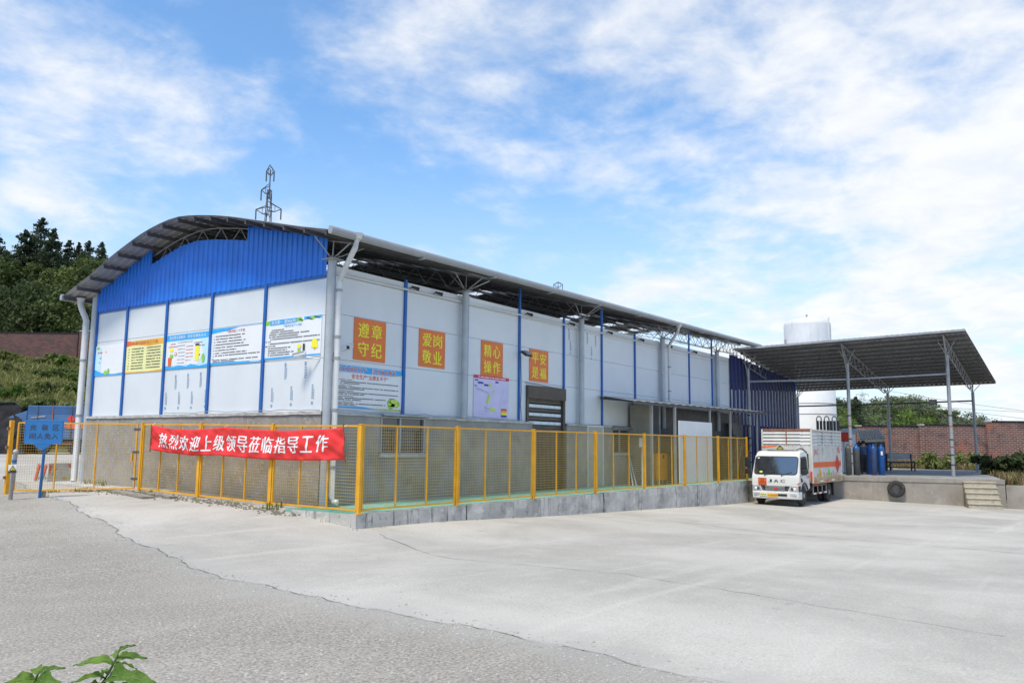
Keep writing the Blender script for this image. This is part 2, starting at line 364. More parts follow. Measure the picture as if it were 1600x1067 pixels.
# ------------------------------------------------------------------ ground
GP = np.array([(-13,-15,0),(-4,-9,-.02),(-.9,-2.3,0),(-.92,-1.2,.12),(-.92,0,.25),(-.92,3.4,.38),(-.92,6,.44),(-2.7,9.1,.30),(0,10.6,.47),(6.4,-2.3,-.2),
 (14.3,-2.3,-.42),(21.8,-2.3,-.62),(28,-5,-.66),(29.5,-11,-.85),(30.5,-14,-.92),(-8,4,.08),(-10,-5,0),(0,-12,-.15),(10,-14,-.45),(20,-14,-.72),(0,20,.5),(-6,20,.42),
 (-15,10,.25),(20,-30,-.95),(40,-30,-1.0),(0,-30,-.35),(-20,-30,-.1),(12,41,.85),(14,38,.88),(5,45,.86),(45,-5,-.7),(50,-15,-.9),(60,0,-.7),(10,5,.15),(25,5,-.3),(4,12,.45),(30,15,-.2),(-20,0,.1)], float)
def _k(r2): return np.where(r2 > 1e-9, r2*np.log(np.sqrt(r2)+1e-9), 0)
_n = len(GP); _d = ((GP[:,None,:2]-GP[None,:,:2])**2).sum(-1)
_A = np.zeros((_n+3, _n+3)); _A[:_n,:_n] = _k(_d)+np.eye(_n)*.5; _A[:_n,_n] = 1; _A[:_n,_n+1:] = GP[:,:2]; _A[_n:,:_n] = _A[:_n,_n:].T
_w = np.linalg.solve(_A, np.concatenate([GP[:,2], [0,0,0]]))
def gz_arr(x, y):
    x = np.clip(np.asarray(x, float), -22, 55); y = np.clip(np.asarray(y, float), -32, 48)
    d = (x[...,None]-GP[:,0])**2+(y[...,None]-GP[:,1])**2
    return _k(d)@_w[:_n]+_w[_n]+_w[_n+1]*x+_w[_n+2]*y
def gz(x, y): return float(gz_arr(np.array([x]), np.array([y]))[0])
def axis(lo, hi, st, far_lo, far_hi):
    a = list(np.arange(lo, hi+1e-6, st)); s = st; q = a[-1]
    while q < far_hi: s *= 1.5; q += s; a.append(q)
    s = st; q = a[0]
    while q > far_lo: s *= 1.5; q -= s; a.insert(0, q)
    return np.array(a)
gx = axis(-16, 32, .4, -900, 1500); gy = axis(-24, 24, .4, -1200, 1200)
XX, YY = np.meshgrid(gx, gy, indexing='ij'); ZZ = gz_arr(XX, YY)
# boundary between rough old asphalt (left, near the camera) and the newer pale concrete yard
BL = [(-.2,30),(-.48,14.9),(-1.3,11.5),(-2.9,6.0),(-4.4,1.2),(-5.56,-2.8),(-6.2,-5.4),(-6.4,-7.1),(-6.4,-8.3),(-6.6,-10.1),(-6.65,-11.5),(-6.8,-13),(-7.2,-40)]
def bx_of_y(y):
    ys = [p[1] for p in BL][::-1]; xs = [p[0] for p in BL][::-1]
    return np.interp(y, ys, xs)
rng = np.random.RandomState(3)
def wob(y): return .07*np.sin(y*1.7)+.035*np.sin(y*5.1+1)+.025*np.sin(y*11.3+2)
SD = XX-(bx_of_y(YY)+wob(YY))          # >0 : concrete
ny = len(gy)
parts = {0: MB(), 1: MB()}; EDG = {0: [], 1: []}
idx = {}
P3 = np.stack([XX, YY, ZZ], -1)
for i in range(len(gx)-1):
    for j in range(ny-1):
        q = [(i,j),(i+1,j),(i+1,j+1),(i,j+1)]
        s = [SD[a] for a in q]
        if all(t >= 0 for t in s): parts[1].add([P3[a] for a in q], [(0,1,2,3)]); EDG[1] += [abs(t) for t in s]
        elif all(t < 0 for t in s): parts[0].add([P3[a] for a in q], [(0,1,2,3)]); EDG[0] += [abs(t) for t in s]
        else:
            for side in (0, 1):
                out = []; ed = []
                for k in range(4):
                    a, b = q[k], q[(k+1)%4]; sa, sb = SD[a], SD[b]
                    ina = (sa >= 0) == bool(side); inb = (sb >= 0) == bool(side)
                    if ina: out.append(P3[a]); ed.append(abs(sa))
                    if ina != inb: out.append(P3[a]+(P3[b]-P3[a])*(sa/(sa-sb))); ed.append(0.0)
                if len(out) > 2: parts[side].add(out, [tuple(range(len(out)))]); EDG[side] += ed
def groundmat(name, base, dark, light, agg, bumpd, sp):
    m = bpy.data.materials.new(name); m.use_nodes = True; t = m.node_tree; p = t.nodes['Principled BSDF']
    c = t.nodes.new('ShaderNodeTexCoord'); v = c.outputs['Object']
    n1 = NOISE(t, v, .22, 7, .62, .3); n2 = NOISE(t, v, 1.3, 8, .68, .2); n3 = NOISE(t, v, agg, 3, .6); n4 = NOISE(t, v, agg*.28, 4, .6)
    out = MIX(t, RAMP(t, n1, .36, .66), dark, light)
    out = MIX(t, M(t, 'MULTIPLY', RAMP(t, n2, .46, .72), .55), out, base)
    mp = t.nodes.new('ShaderNodeMapping'); t.links.new(v, mp.inputs[0]); mp.inputs['Rotation'].default_value = (0, 0, .55); mp.inputs['Scale'].default_value = (.14, 1.9, 1)
    out = MIX(t, M(t, 'MULTIPLY', RAMP(t, NOISE(t, mp.outputs[0], 1, 5, .6), .54, .76), .38), out, tuple(x*1.22 for x in light))
    out = MIX(t, M(t, 'MULTIPLY', RAMP(t, n3, .50, .66), sp), out, tuple(x*.42 for x in dark))
    out = MIX(t, M(t, 'MULTIPLY', RAMP(t, n3, .47, .34), sp), out, tuple(min(1, x*1.5) for x in light))
    out = MIX(t, M(t, 'MULTIPLY', RAMP(t, n4, .56, .74), sp*.6), out, tuple(x*.6 for x in dark))
    vo = t.nodes.new('ShaderNodeTexVoronoi'); vo.inputs['Scale'].default_value = .9; t.links.new(v, vo.inputs['Vector'])
    spot = RAMP(t, M(t, 'ADD', vo.outputs['Distance'], M(t, 'MULTIPLY', n2, .25)), .22, .13)
    out = MIX(t, M(t, 'MULTIPLY', spot, .28), out, tuple(x*.5 for x in dark))
    ea = t.nodes.new('ShaderNodeAttribute'); ea.attribute_name = 'edge'      # worn, dusty transition along the seam of the two surfaces
    ef = RAMP(t, M(t, 'ADD', M(t, 'MULTIPLY', ea.outputs['Fac'], 1.0), M(t, 'MULTIPLY', M(t, 'SUBTRACT', n2, .5), 2.4)), .9 if 'asphalt' in name else .5, .0)
    out = MIX(t, M(t, 'MULTIPLY', ef, .38), out, MIX(t, RAMP(t, n3, .4, .6), (.36, .345, .32), (.41, .39, .365)))
    t.links.new(out, p.inputs['Base Color']); p.inputs['Roughness'].default_value = .93; p.inputs['Specular IOR Level'].default_value = .25
    bn = t.nodes.new('ShaderNodeBump'); bn.inputs['Strength'].default_value = .9; bn.inputs['Distance'].default_value = bumpd
    t.links.new(M(t, 'ADD', n3, M(t, 'MULTIPLY', n2, .5)), bn.inputs['Height']); t.links.new(bn.outputs[0], p.inputs['Normal'])
    return m
MT['yard'] = groundmat('yard_concrete_surface', (.470, .440, .388), (.36, .338, .300), (.495, .465, .415), 40, .005, .20)
MT['asphalt'] = groundmat('old_asphalt_surface', (.345, .316, .272), (.285, .26, .223), (.365, .335, .29), 36, .010, .56)
for side, (nm, mt_) in enumerate((('asphalt_road','asphalt'),('concrete_yard','yard'))):
    o = parts[side].build(nm, mt_, kind='structure', fixn=False)
    at_ = o.data.attributes.new('edge', 'FLOAT', 'POINT'); at_.data.foreach_set('value', EDG[side])
def ribbon(name, pts, w, mat, lift=.006, jit=.06, step=.25, kind='structure'):
    mb = MB(); P = [];
    for a, b in zip(pts[:-1], pts[1:]):
        n = max(1, int(math.dist(a, b)/step))
        for k in range(n): P.append((a[0]+(b[0]-a[0])*k/n, a[1]+(b[1]-a[1])*k/n))
    P = [(x+random.uniform(-jit, jit), y+random.uniform(-jit, jit)) for x, y in P]
    vs = []; fs = []
    for i, (x, y) in enumerate(P):
        a = P[max(0, i-1)]; b = P[min(len(P)-1, i+1)]; d = Vector((b[0]-a[0], b[1]-a[1], 0)).normalized(); n = Vector((-d.y, d.x, 0))
        ww = w*random.uniform(.2, 1.0)*min(1.0, max(.3, math.hypot(x-CAM.x, y-CAM.y)/16))
        for s in (-1, 1):
            q = Vector((x, y, 0))+n*s*ww/2; vs.append((q.x, q.y, gz(q.x, q.y)+lift))
    for i in range(len(P)-1): fs.append((2*i, 2*i+1, 2*i+3, 2*i+2))
    return mb.add(vs, fs).build(name, mat, kind=kind, fixn=False)
MT['crackm'] = pm('crack_dirt', (.20, .188, .17), .95, 0, .45, 9)
MT['dust'] = pm('edge_dust', (.50, .485, .46), .95, 0, .2, 6)
edge = [(bx_of_y(y)+wob(y), y) for y in np.arange(14.5, -16, -.2)]
ribbon('pavement_edge_crack', edge, .030, 'crackm', .007, .014, .10)
ribbon('pavement_crack', [(9.33,-3.3),(8.71,-5.7),(7.86,-7.75),(7.71,-9.3),(7.57,-10.8),(7.45,-12.1),(7.2,-13.3),(6.9,-18)], .036, 'crackm', .006, .05)
ribbon('pavement_crack', [(9.0,-4.9),(13,-6.3),(17,-7.6),(23,-9.4)], .022, 'crackm', .006, .05)
ribbon('pavement_crack', [(-1.0,-2.9),(-2.6,-6.0),(-2.2,-9.0),(-3.4,-14)], .022, 'crackm', .006, .05)
# scattered stone chips on the asphalt
gm = MB()
for _ in range(5200):
    d = 2.6+18*random.random()**1.6; px = random.uniform(-60, 1250); r = ray(px, 700); p = CAM+r*d
    side = p.x < bx_of_y(p.y)
    if not side and random.random() < .82: continue
    s = random.uniform(.004, .014)*(1.4 if random.random() < .05 else 1); z = gz(p.x, p.y); a = random.random()*6
    q = [(p.x+s*math.cos(a+t)*random.uniform(.7, 1.2), p.y+s*math.sin(a+t)*random.uniform(.7, 1.2), z) for t in (0, 1.57, 3.14, 4.71)]
    gm.add(q+[(p.x, p.y, z+s*random.uniform(.5, 1))], [(0,1,4),(1,2,4),(2,3,4),(3,0,4)])
for _ in range(1500):
    y = random.uniform(-13, 14); x = bx_of_y(y)+wob(y)+random.gauss(-.05, .16); s = random.uniform(.005, .02); z = gz(x, y)+.002; a = random.random()*6
    q = [(x+s*math.cos(a+t)*random.uniform(.6, 1.2), y+s*math.sin(a+t)*random.uniform(.6, 1.2), z) for t in (0, 1.57, 3.14, 4.71)]
    gm.add(q+[(x, y, z+s*random.uniform(.4, .9))], [(0,1,4),(1,2,4),(2,3,4),(3,0,4)])
gm.build('stone_chips', 'stone', kind='stuff', label='loose pale stone chips scattered over the old asphalt', org=(0,0,0), fixn=False)

# raised green-painted apron round the warehouse, with its cast kerb segments
def apron_z(y): return .30+max(0, y)*.019
ap = MB()
ap.box(-.90, 36, -2.20, .02, -1.2, .30)
ap.build('apron_floor', 'green', kind='structure')
ap2 = MB(); ys = [.02, 1, 2, 3, 4, 5, 6, 7, 8, 9, 10.6]
for a, b in zip(ys[:-1], ys[1:]):
    za, zb = apron_z(a), apron_z(b)
    vs = [(-.90,a,-.5),(0.3,a,-.5),(0.3,b,-.5),(-.90,b,-.5),(-.90,a,za),(0.3,a,za),(0.3,b,zb),(-.90,b,zb)]
    ap2.add(vs, [(4,5,6,7),(3,0,4,7),(1,2,6,5)]+([(0,1,5,4)] if a == ys[0] else [])+([(2,3,7,6)] if b == ys[-1] else []))
ap2.build('apron_path', 'ledge', kind='structure')
kerb = thing('apron_kerb', 'stained concrete kerb wall along the yard under the long yellow fence', 'kerb', (-.9, -2.25, -.7))
x = -.96; k = 0
while x < 30:
    w = random.choice((1.55, 1.7, 1.9, 2.1)); x1 = min(x+w, 30.2)
    mb = MB(); o = random.uniform(-.012, .012)
    def Kp(u, v, x=x, x1=x1, o=o):
        return (x+.006+(x1-x-.012)*u, -2.24+o-.02*random.random()*(0<v<1), -1.3+v*(1.602+random.uniform(-.014, .008)*(v > .99)))
    mb.grid(Kp, 6, 8)
    n = len(mb.v); 
    mb.add([(x+.006,-2.0,-1.3),(x+.006,-2.0,.303),(x1-.006,-2.0,.303),(x1-.006,-2.0,-1.3)], [(0,1,2,3)])
    top = [Kp(u/6, 1) for u in range(7)]; mb.add([mb.v[8+i*9] for i in range(7)]+[(x+.006+(x1-x-.012)*i/6,-2.0,.303) for i in range(7)], [(i,i+1,i+8,i+7) for i in range(6)])
    mb.build('concrete_segment', 'kerb', kerb); x = x1; k += 1
mb = MB(); mb.grid(lambda u, v: (-.955+random.uniform(-.012, .004), -2.24+u*2.0, -.8+v*1.103), 4, 6); mb.build('concrete_segment', 'kerb', kerb)

# ------------------------------------------------------------------ warehouse
W = 10.4; XE = 27.6
wh = thing('warehouse', 'long white panelled gas warehouse with blue gable and curved metal roof', 'warehouse', (0, 0, .3))
PT = [(-1.6,6.33),(-1.0,6.47),(.07,6.70),(1.5,7.05),(3.05,7.42),(4.45,7.655),(5.3,7.71),(6.56,7.55),(7.55,7.29),(8.44,7.01),(9.36,6.67),(10.5,6.31),(11.6,5.97)]
_py = [p[0] for p in PT]; _pz = [p[1] for p in PT]
def roofz(y):
    i = max(1, min(len(PT)-3, int(np.searchsorted(_py, y))-1)); 
    (a,A),(b,B),(c,Cc),(d,D) = PT[i-1:i+3]
    t = (y-b)/(c-b); m1 = (Cc-A)/(c-a)*(c-b); m2 = (D-B)/(d-b)*(c-b)
    return (2*t**3-3*t*t+1)*B+(t**3-2*t*t+t)*m1+(-2*t**3+3*t*t)*Cc+(t**3-t*t)*m2
def tilt(x): return .0125*x
# --- sandwich wall panels
PX = [0, 2.70, 5.31, 7.95, 10.59, 13.22, 15.87, 18.5, 21.15, 23.8, 26.0]
ROWS = [2.47, 3.72, 4.815, 5.74, 5.965]
def panel_box(mb, x0, x1, z0, z1, long, t=.05):
    g = .004
    if long: mb.box(x0+g, x1-g, 0, t, z0+g, z1-g)
    else: mb.box(0, t, x0+g, x1-g, z0+g, z1-g)
for i in range(10):
    for j in range(4):
        a, b = PX[i], PX[i+1]; z0, z1 = ROWS[j], ROWS[j+1]
        dz = .006*a
        if j == 0 and i in (3, 4):      # the shutter door opening
            if i == 3: mb = MB(); panel_box(mb, a+.05, 8.36, .3, z1, True); mb.build('wall_panel', 'panel', wh, bevel=.004)
            else: mb = MB(); panel_box(mb, 10.66, b, z0, z1, True); mb.build('wall_panel', 'panel', wh, bevel=.004)
            continue
        mb = MB(); panel_box(mb, max(a, .05), b, z0, z1 if j < 3 else z1+dz, True); mb.build('wall_panel', 'panel', wh, bevel=.004)
mb = MB(); panel_box(mb, 8.36, 10.66, 3.62, 3.72, True); mb.build('wall_panel', 'panel', wh)
GY = [0, 2.20, 4.44, 6.56, 8.64, W]
for i in range(5):
    for z0, z1 in ((2.47, 3.72), (3.72, 4.73), (4.73, 5.80)):
        mb = MB(); panel_box(mb, GY[i], GY[i+1], z0, z1, False); mb.build('wall_panel', 'panel', wh, bevel=.004)
# far long wall and end wall
mb = MB(); mb.box(.05, XE, W-.06, W, -.6, 5.9); mb.box(XE-.05, XE, .06, W-.07, -.6, 5.9); mb.build('rear_wall', 'panel', wh)
mb = MB(); mb.box(.3, XE-.06, .3, W-.1, -.2, .25); mb.build('floor_slab', 'docktop', wh)
mb = MB(); mb.box(26.003, XE, 0, .05, .3, 6.1); mb.build('end_panel', 'ledge', wh)
# --- blue mullion posts
for x in PX[1:-1]:
    top = 6.02+.006*x
    if abs(x-7.95) < .1 or abs(x-13.22) < .1 or x > 20: top = roofz(0)+tilt(x)-.12
    zb = 2.475 if x < 15 else 3.4
    if abs(x-10.59) < .1: zb = 3.60
    MB().box(x-.045, x+.045, -.055, -.002, zb, top).build('mullion_post', 'blue_post', wh, bevel=.006)
for y in GY[1:-1]+[W-.04, ]:
    MB().box(-.055, -.002, y-.045, y+.045, 2.475, 5.70).build('mullion_post', 'blue_post', wh, bevel=.006)
# --- plinth walls: gable (stippled) and long side (smooth)
mb = MB(); mb.box(-.10, .25, -.10, W+.1, -.6, 2.40); mb.build('plinth_wall', 'stipple', wh, bevel=.01)
mb = MB(); mb.grid(lambda u, v: ((-.13, -.13, .0)[int(v*2)]+random.uniform(-.008, .004)*(v < .9), -.13+(W+.23)*u, (2.40, 2.47, 2.472)[int(v*2)]+random.uniform(-.012, .0)*(v < .4)), 60, 2); mb.build('plinth_ledge', 'ledge', wh)
def plinth_piece(x0, x1, z0=.25, z1=2.40, mat='concrete'):
    MB().box(x0, x1, -.10, .2, z0, z1).build('plinth_wall', mat, wh, bevel=.008)
plinth_piece(-.095+.35, 1.84); plinth_piece(1.84, 3.48, .25, 1.45); plinth_piece(3.48, 8.60); plinth_piece(10.68, 12.03)
plinth_piece(13.20, 13.82); plinth_piece(13.82, 15.22, .25, 1.44); plinth_piece(15.22, 15.8); 
plinth_piece(15.8, XE, .25, 3.35, 'steel_dark')  # wall behind the lean-to, coloured dark for the shade under its roof
for x0, x1 in ((-.12, 1.84), (3.48, 8.62), (10.66, 12.03), (13.2, 13.82)):
    mb = MB(); n = max(2, int((x1-x0)/.2))
    mb.grid(lambda u, v: (x0+(x1-x0)*u, (-.128, -.128, -.002)[int(v*2)], (2.402, 2.466, 2.47)[int(v*2)]+random.uniform(-.012, .003)*(v < .7)), n, 2); mb.build('plinth_ledge', 'ledge', wh)
# --- windows in the plinth
def window(x0, x1, z0, z1, hood=True):
    mb = MB(); fr = .045
    mb.box(x0, x1, -.13, .0, z0, z0+fr); mb.box(x0, x1, -.13, .0, z1-fr, z1); mb.box(x0, x0+fr, -.12, .0, z0+fr, z1-fr); mb.box(x1-fr, x1, -.12, .0, z0+fr, z1-fr)
    w = mb.build('window', 'steel', wh, bevel=.004); xm = x0+(x1-x0)*.44
    MB().box(xm-.02, xm+.02, -.10, -.02, z0+fr, z1-fr).build('mullion', 'column', w)
    for a, b in ((x0+fr, xm-.02), (xm+.02, x1-fr)): MB().box(a, b, -.05, -.04, z0+fr, z1-fr).build('pane', 'glass', w)
    MB().box(x0-.06, x1+.04, -.18, -.10, z0-.06, z0-.002).build('sill', 'ledge', w, bevel=.006)
    if hood: MB().box(x0-.03, x1+.05, -.24, -.0, z1+.012, z1+.055).build('hood', 'zinc', w, bevel=.004)
window(1.84, 3.48, 1.47, 2.42); window(13.82, 15.22, 1.46, 2.36)
# --- roller shutter
sh = MB(); sh.box(8.36, 10.64, -.09, -.005, 3.22, 3.62)
for k in range(9): sh.box(8.37, 10.63, -.098, -.09, 3.25+k*.041, 3.25+k*.041+.026)
shutter = sh.build('roller_shutter', 'brown', wh, bevel=.004)
z = .32
while z < 3.20:
    strip = any(abs(z-q) < .05 for q in (2.46, 2.73, 3.00))
    if strip:
        for k in range(5): MB().box(8.47+k*.405, 8.47+(k+1)*.405-.012, .02, .035, z-.045, z+.085).build('light_strip', 'strip', shutter)
        z += .13
    else:
        h = .085
        if any(0 < q-.05-z < h for q in (2.46, 2.73, 3.00)): h = [q-.05-z for q in (2.46, 2.73, 3.00) if 0 < q-.05-z < h][0]
        MB().box(8.46, 10.52, .015, .04, z, z+h-.008).build('shutter_slat', 'brown', shutter, bevel=.006); z += h
MB().box(8.36, 8.46, -.06, .06, .30, 3.218).box(10.52, 10.64, -.06, .06, .30, 3.218).build('guide_rail', 'brown', shutter)
MB().box(8.55, 8.62, .2, .215, .3, 3.6).box(8.3, 10.8, .2, .21, .3, 3.6).build('dark_interior', 'steel_dark', shutter)
# --- beige side door
d = MB().box(12.03, 12.09, -.11, .1, .3, 2.45).box(13.14, 13.20, -.11, .1, .3, 2.45).box(12.09, 13.14, -.11, .1, 2.39, 2.45).build('side_door', 'pvc', wh, bevel=.005)
MB().box(12.09, 13.14, -.07, -.02, .31, 2.39).build('door_leaf', 'beige', d)
for z0, z1 in ((.5, 1.2), (1.35, 2.25)):
    MB().box(12.25, 12.98, -.082, -.07, z0, z1).build('door_panel', 'beige', d, bevel=.006)
MB().tube([(12.20,-.075,1.27),(12.20,-.13,1.27),(12.32,-.13,1.27)], .012, 6).build('handle', 'chrome', d)
# --- round columns with knee braces
CXS = [0.0, 5.04, 11.52, 18.1, 24.1]
for x in CXS:
    xx = x if x else -.02; yy = -.17 if x else -.20
    zb = 2.47 if x else .3; zt = 6.02+.008*x
    c = MB().tube([(xx, yy, zb), (xx, yy, zt)], .098, 14).build('column', 'column', wh, smooth=40)
    MB().box(xx-.18, xx+.18, yy-.18, yy+.18, zt, zt+.02).build('cap_plate', 'steel', c)
    e = roofz(-.85)+tilt(x)-.16
    mb = MB()
    mb.tube([(xx, yy, zt+.02), (xx, -.80, e+.02)], .018, 6); mb.tube([(xx, yy, zt+.02), (xx+.02, yy, roofz(yy)+tilt(x)-.15)], .015, 6)
    mb.tube([(xx, yy, zt+.02), (xx, .45, roofz(.45)+tilt(x)-.18)], .015, 6); mb.tube([(xx, yy, zt+.02), (xx+.75, -.45, roofz(-.45)+tilt(x)-.17)], .014, 6); mb.tube([(xx, yy, zt+.02), (xx-.65, -.3, roofz(-.3)+tilt(x)-.17)], .014, 6)
    mb.build('knee_brace', 'steel', c)
c = MB().tube([(-.05, W+.08, .3), (-.05, W+.08, 6.15)], .10, 12).build('column', 'column', wh, smooth=40)
# --- trusses
for k, x in enumerate([.06]+CXS[1:]+[XE-.3]):
    tl = tilt(x); ys = np.linspace(-.85, 11.1, 30)
    up = MB().tube([(x, y, roofz(y)+tl-.155) for y in ys], .015, 6); lowz = lambda y: roofz(y)+tl-.155-.46*min(1, max(.1, min(y+1.0, 11.2-y)/1.2))
    lo = MB().tube([(x, y, lowz(y)) for y in np.linspace(-.1, W+.1, 26)], .014, 6)
    web = MB(); yy = np.linspace(0.1, W-.1, 25)
    for a in range(24):
        p = (x, yy[a], (roofz(yy[a])+tl-.155) if a % 2 == 0 else lowz(yy[a])); q = (x, yy[a+1], (roofz(yy[a+1])+tl-.155) if a % 2 else lowz(yy[a+1])); web.tube([p, q], .012, 5)
    t = up.build('roof_truss', 'steel', wh, smooth=40); lo.build('bottom_chord', 'steel', t, smooth=40); web.build('web_bars', 'steel', t)
# lattice girders along the eave at the far end
mb = MB()
for x0, x1 in ((18.2, 24.0), (24.2, 27.4)):
    a, b = 6.13+.008*x0, 6.13+.008*x1; ta, tb = roofz(0)+tilt(x0)-.17, roofz(0)+tilt(x1)-.17
    mb.tube([(x0,-.02,a),(x1,-.02,b)], .022, 5); mb.tube([(x0,-.02,ta),(x1,-.02,tb)], .022, 5); n = 14
    for i in range(n):
        f0 = i/n; f1 = (i+1)/n; p = (x0+(x1-x0)*f0, -.02, (a+(b-a)*f0) if i % 2 else (ta+(tb-ta)*f0)); q = (x0+(x1-x0)*f1, -.02, (ta+(tb-ta)*f1) if i % 2 else (a+(b-a)*f1)); mb.tube([p, q], .012, 5)
mb.build('eave_lattice', 'steel', wh)
# --- purlins
for y in np.linspace(-.80, 10.98, 17):
    z0 = roofz(y)-.034; sl_ = (roofz(y+.05)-roofz(y-.05))/.1
    MB().bar((-.79, y, z0-.05), (XE, y, z0-.05+tilt(XE+.79)), .05, .10).build('purlin', 'steel_dark', wh)
# --- corrugated roof sheets (the white ones are translucent rooflights)
ysr = [ -1.0+i*(12.02)/26 for i in range(27)]
x = -.82; k = 0
while x < XE+.2:
    x1 = x+.88; prof = []
    for r in range(4):
        b = x+r*.22; prof += [(b, 0), (b+.13, 0), (b+.15, .028), (b+.20, .028)]
    prof.append((x1+.004, 0)); n = len(prof)
    vs = [(px_, y, roofz(y)+dz+tilt(px_)) for px_, dz in prof for y in ysr]; m = len(ysr)
    fs = [(i*m+j, (i+1)*m+j, (i+1)*m+j+1, i*m+j+1) for i in range(n-1) for j in range(m-1)]
    white = k in (7, 15, 24, 28, 31)
    mb = MB(); mb.add(vs, fs)
    if not white: mb.add([(a, b, c+.006) for a, b, c in vs], [tuple(reversed(f)) for f in fs])
    ob = mb.build('skylight_sheet' if white else 'roof_sheet', 'skylight' if white else 'zinc', wh, fixn=False)
    x = x1; k += 1
# --- blue gable cladding
def cut(y):  # ventilation opening bottom edge
    return np.interp(y, [3.05, 3.07, 4.4, 5.3, 6.06, 6.83, 7.5], [6.93, 6.95, 7.16, 7.25, 7.20, 7.02, 6.84])
edges = list(np.linspace(-.02, 3.05, 5))+list(np.linspace(3.05, 7.5, 6))[1:]+list(np.linspace(7.5, W+.02, 5))[1:]
for a, b in zip(edges[:-1], edges[1:]):
    vs = []; fs = []; nr = 4; w = (b-a)/nr; q = []
    for r in range(nr):
        y = a+r*w; q += [(y, 0), (y+w*.55, 0), (y+w*.68, .026), (y+w*.88, .026)]
    q.append((b, 0))
    for y, d in q:
        op = 3.05 < (a+b)/2 < 7.5
        zt = (cut(y) if op else roofz(y)-.012); dz = random.uniform(-.008, .008)
        vs += [(-.035-d, y, 5.69+dz), (-.035-d, y, zt)]
    fs = [(2*i, 2*i+2, 2*i+3, 2*i+1) for i in range(len(q)-1)]
    mb = MB(); mb.add(vs, fs); mb.build('cladding_sheet', 'blue_clad', wh, fixn=False)
MB().box(-.030, -.002, 0, W, 5.62, 5.688).build('cladding_rail', 'blue_post', wh)
# --- gutters
for side, y in ((0, -.99), (1, 11.05)):
    prof = [(.02, .095), (-.02, .095), (-.075, .07), (-.095, .02), (-.09, -.045), (-.05, -.09), (.02, -.09), (.05, -.04), (.05, .05)]
    mb = MB(); sgn = 1 if side == 0 else -1; zc = roofz(y)+(.0 if side == 0 else -.02)
    x0, x1 = -.84, XE+.3; n = len(prof)
    vs = [(x0, y+sgn*p, zc+h+tilt(x0)) for p, h in prof]+[(x1, y+sgn*p, zc+h+tilt(x1)) for p, h in prof]
    mb.add(vs, [(i, (i+1)%n, n+(i+1)%n, n+i) for i in range(n)]+[tuple(range(n))[::-1], tuple(range(n, 2*n))])
    g = mb.build('gutter', 'gutter', wh, smooth=50)
    if side == 0:
        for xx in np.arange(2.2, XE, 3.0): MB().box(xx-.03, xx+.03, y-.14, y+.08, zc-.14+tilt(xx), zc-.118+tilt(xx)).build('gutter_strap', 'steel', g)
# --- downpipes
def downpipe(pts, r=.075, br=()):
    P = [Vector(p) for p in pts]
    o = MB().tube(P, r, 12).build('downpipe', 'pvc', wh, smooth=40)
    MB().tube([P[0]+Vector((0,0,.14)), P[0]], [.14, .085], 10).build('hopper', 'pvc', o, smooth=40)
    for z in br:
        for a, b in zip(P[:-1], P[1:]):
            if min(a.z, b.z) <= z <= max(a.z, b.z):
                t = (z-a.z)/(b.z-a.z); q = a+(b-a)*t
                MB().tube([q-Vector((0,0,.03)), q+Vector((0,0,.03))], r+.012, 12).build('pipe_bracket', 'steel', o)
    return o
downpipe([(-.03,-1.03,6.40),(-.05,-.99,6.22),(.10,-.40,5.66),(.10,-.34,5.50),(.10,-.34,.52),(.12,-.38,.42),(.16,-.48,.40)], .066, (4.2, 3.7, 2.5, 1.2, 5.3))
downpipe([(17.9,-1.0,6.55),(17.9,-.96,6.40),(18.36,-.40,5.98),(18.38,-.34,5.85),(18.38,-.34,3.6)], .062, (5.0, 4.0))
downpipe([(-.30,10.95,6.0),(-.26,10.9,5.8),(-.16,10.78,5.45),(-.16,10.78,.62),(-.2,10.74,.5)], .09, (4.2, 2.5))
# --- side conduit and plinth-top cable
mb = MB().tube([(x, -.05, 5.76+.006*x) for x in np.linspace(.02, 25.8, 12)], .03, 6); mb.build('conduit', 'pvc', wh, smooth=40)
def sag(a, b, n, s, j=0):
    a = Vector(a); b = Vector(b); return [a+(b-a)*(i/n)+Vector((0, 0, -s*4*(i/n)*(1-i/n)+random.uniform(-j, j))) for i in range(n+1)]
cab = MB()
for i in range(8): cab.tube(sag((.3+i*.0, -.15, 2.50), (8.2, -.15, 2.50), 30, .0, .03) if i == 0 else [(0,0,0),(0,0,.001)], .008, 5)
cab = MB(); cab.tube([(-.14, y, 2.492+random.uniform(0, .04)) for y in np.arange(-.1, 6.4, .35)], .009, 5); cab.tube([(x_, -.14, 2.485+random.uniform(0, .045)) for x_ in np.arange(.3, 8.3, .35)], .009, 5)
cab.tube([(8.30,-.012,3.70),(9.0,-.012,3.68),(9.8,-.02,3.64),(10.6,-.02,3.62)], .012, 5); cab.tube([(7.99,-.06,4.5),(8.02,-.07,3.4),(7.98,-.07,3.0),(8.05,-.07,2.5)], .012, 5)
cab.build('loose_cable', 'greyink', wh)
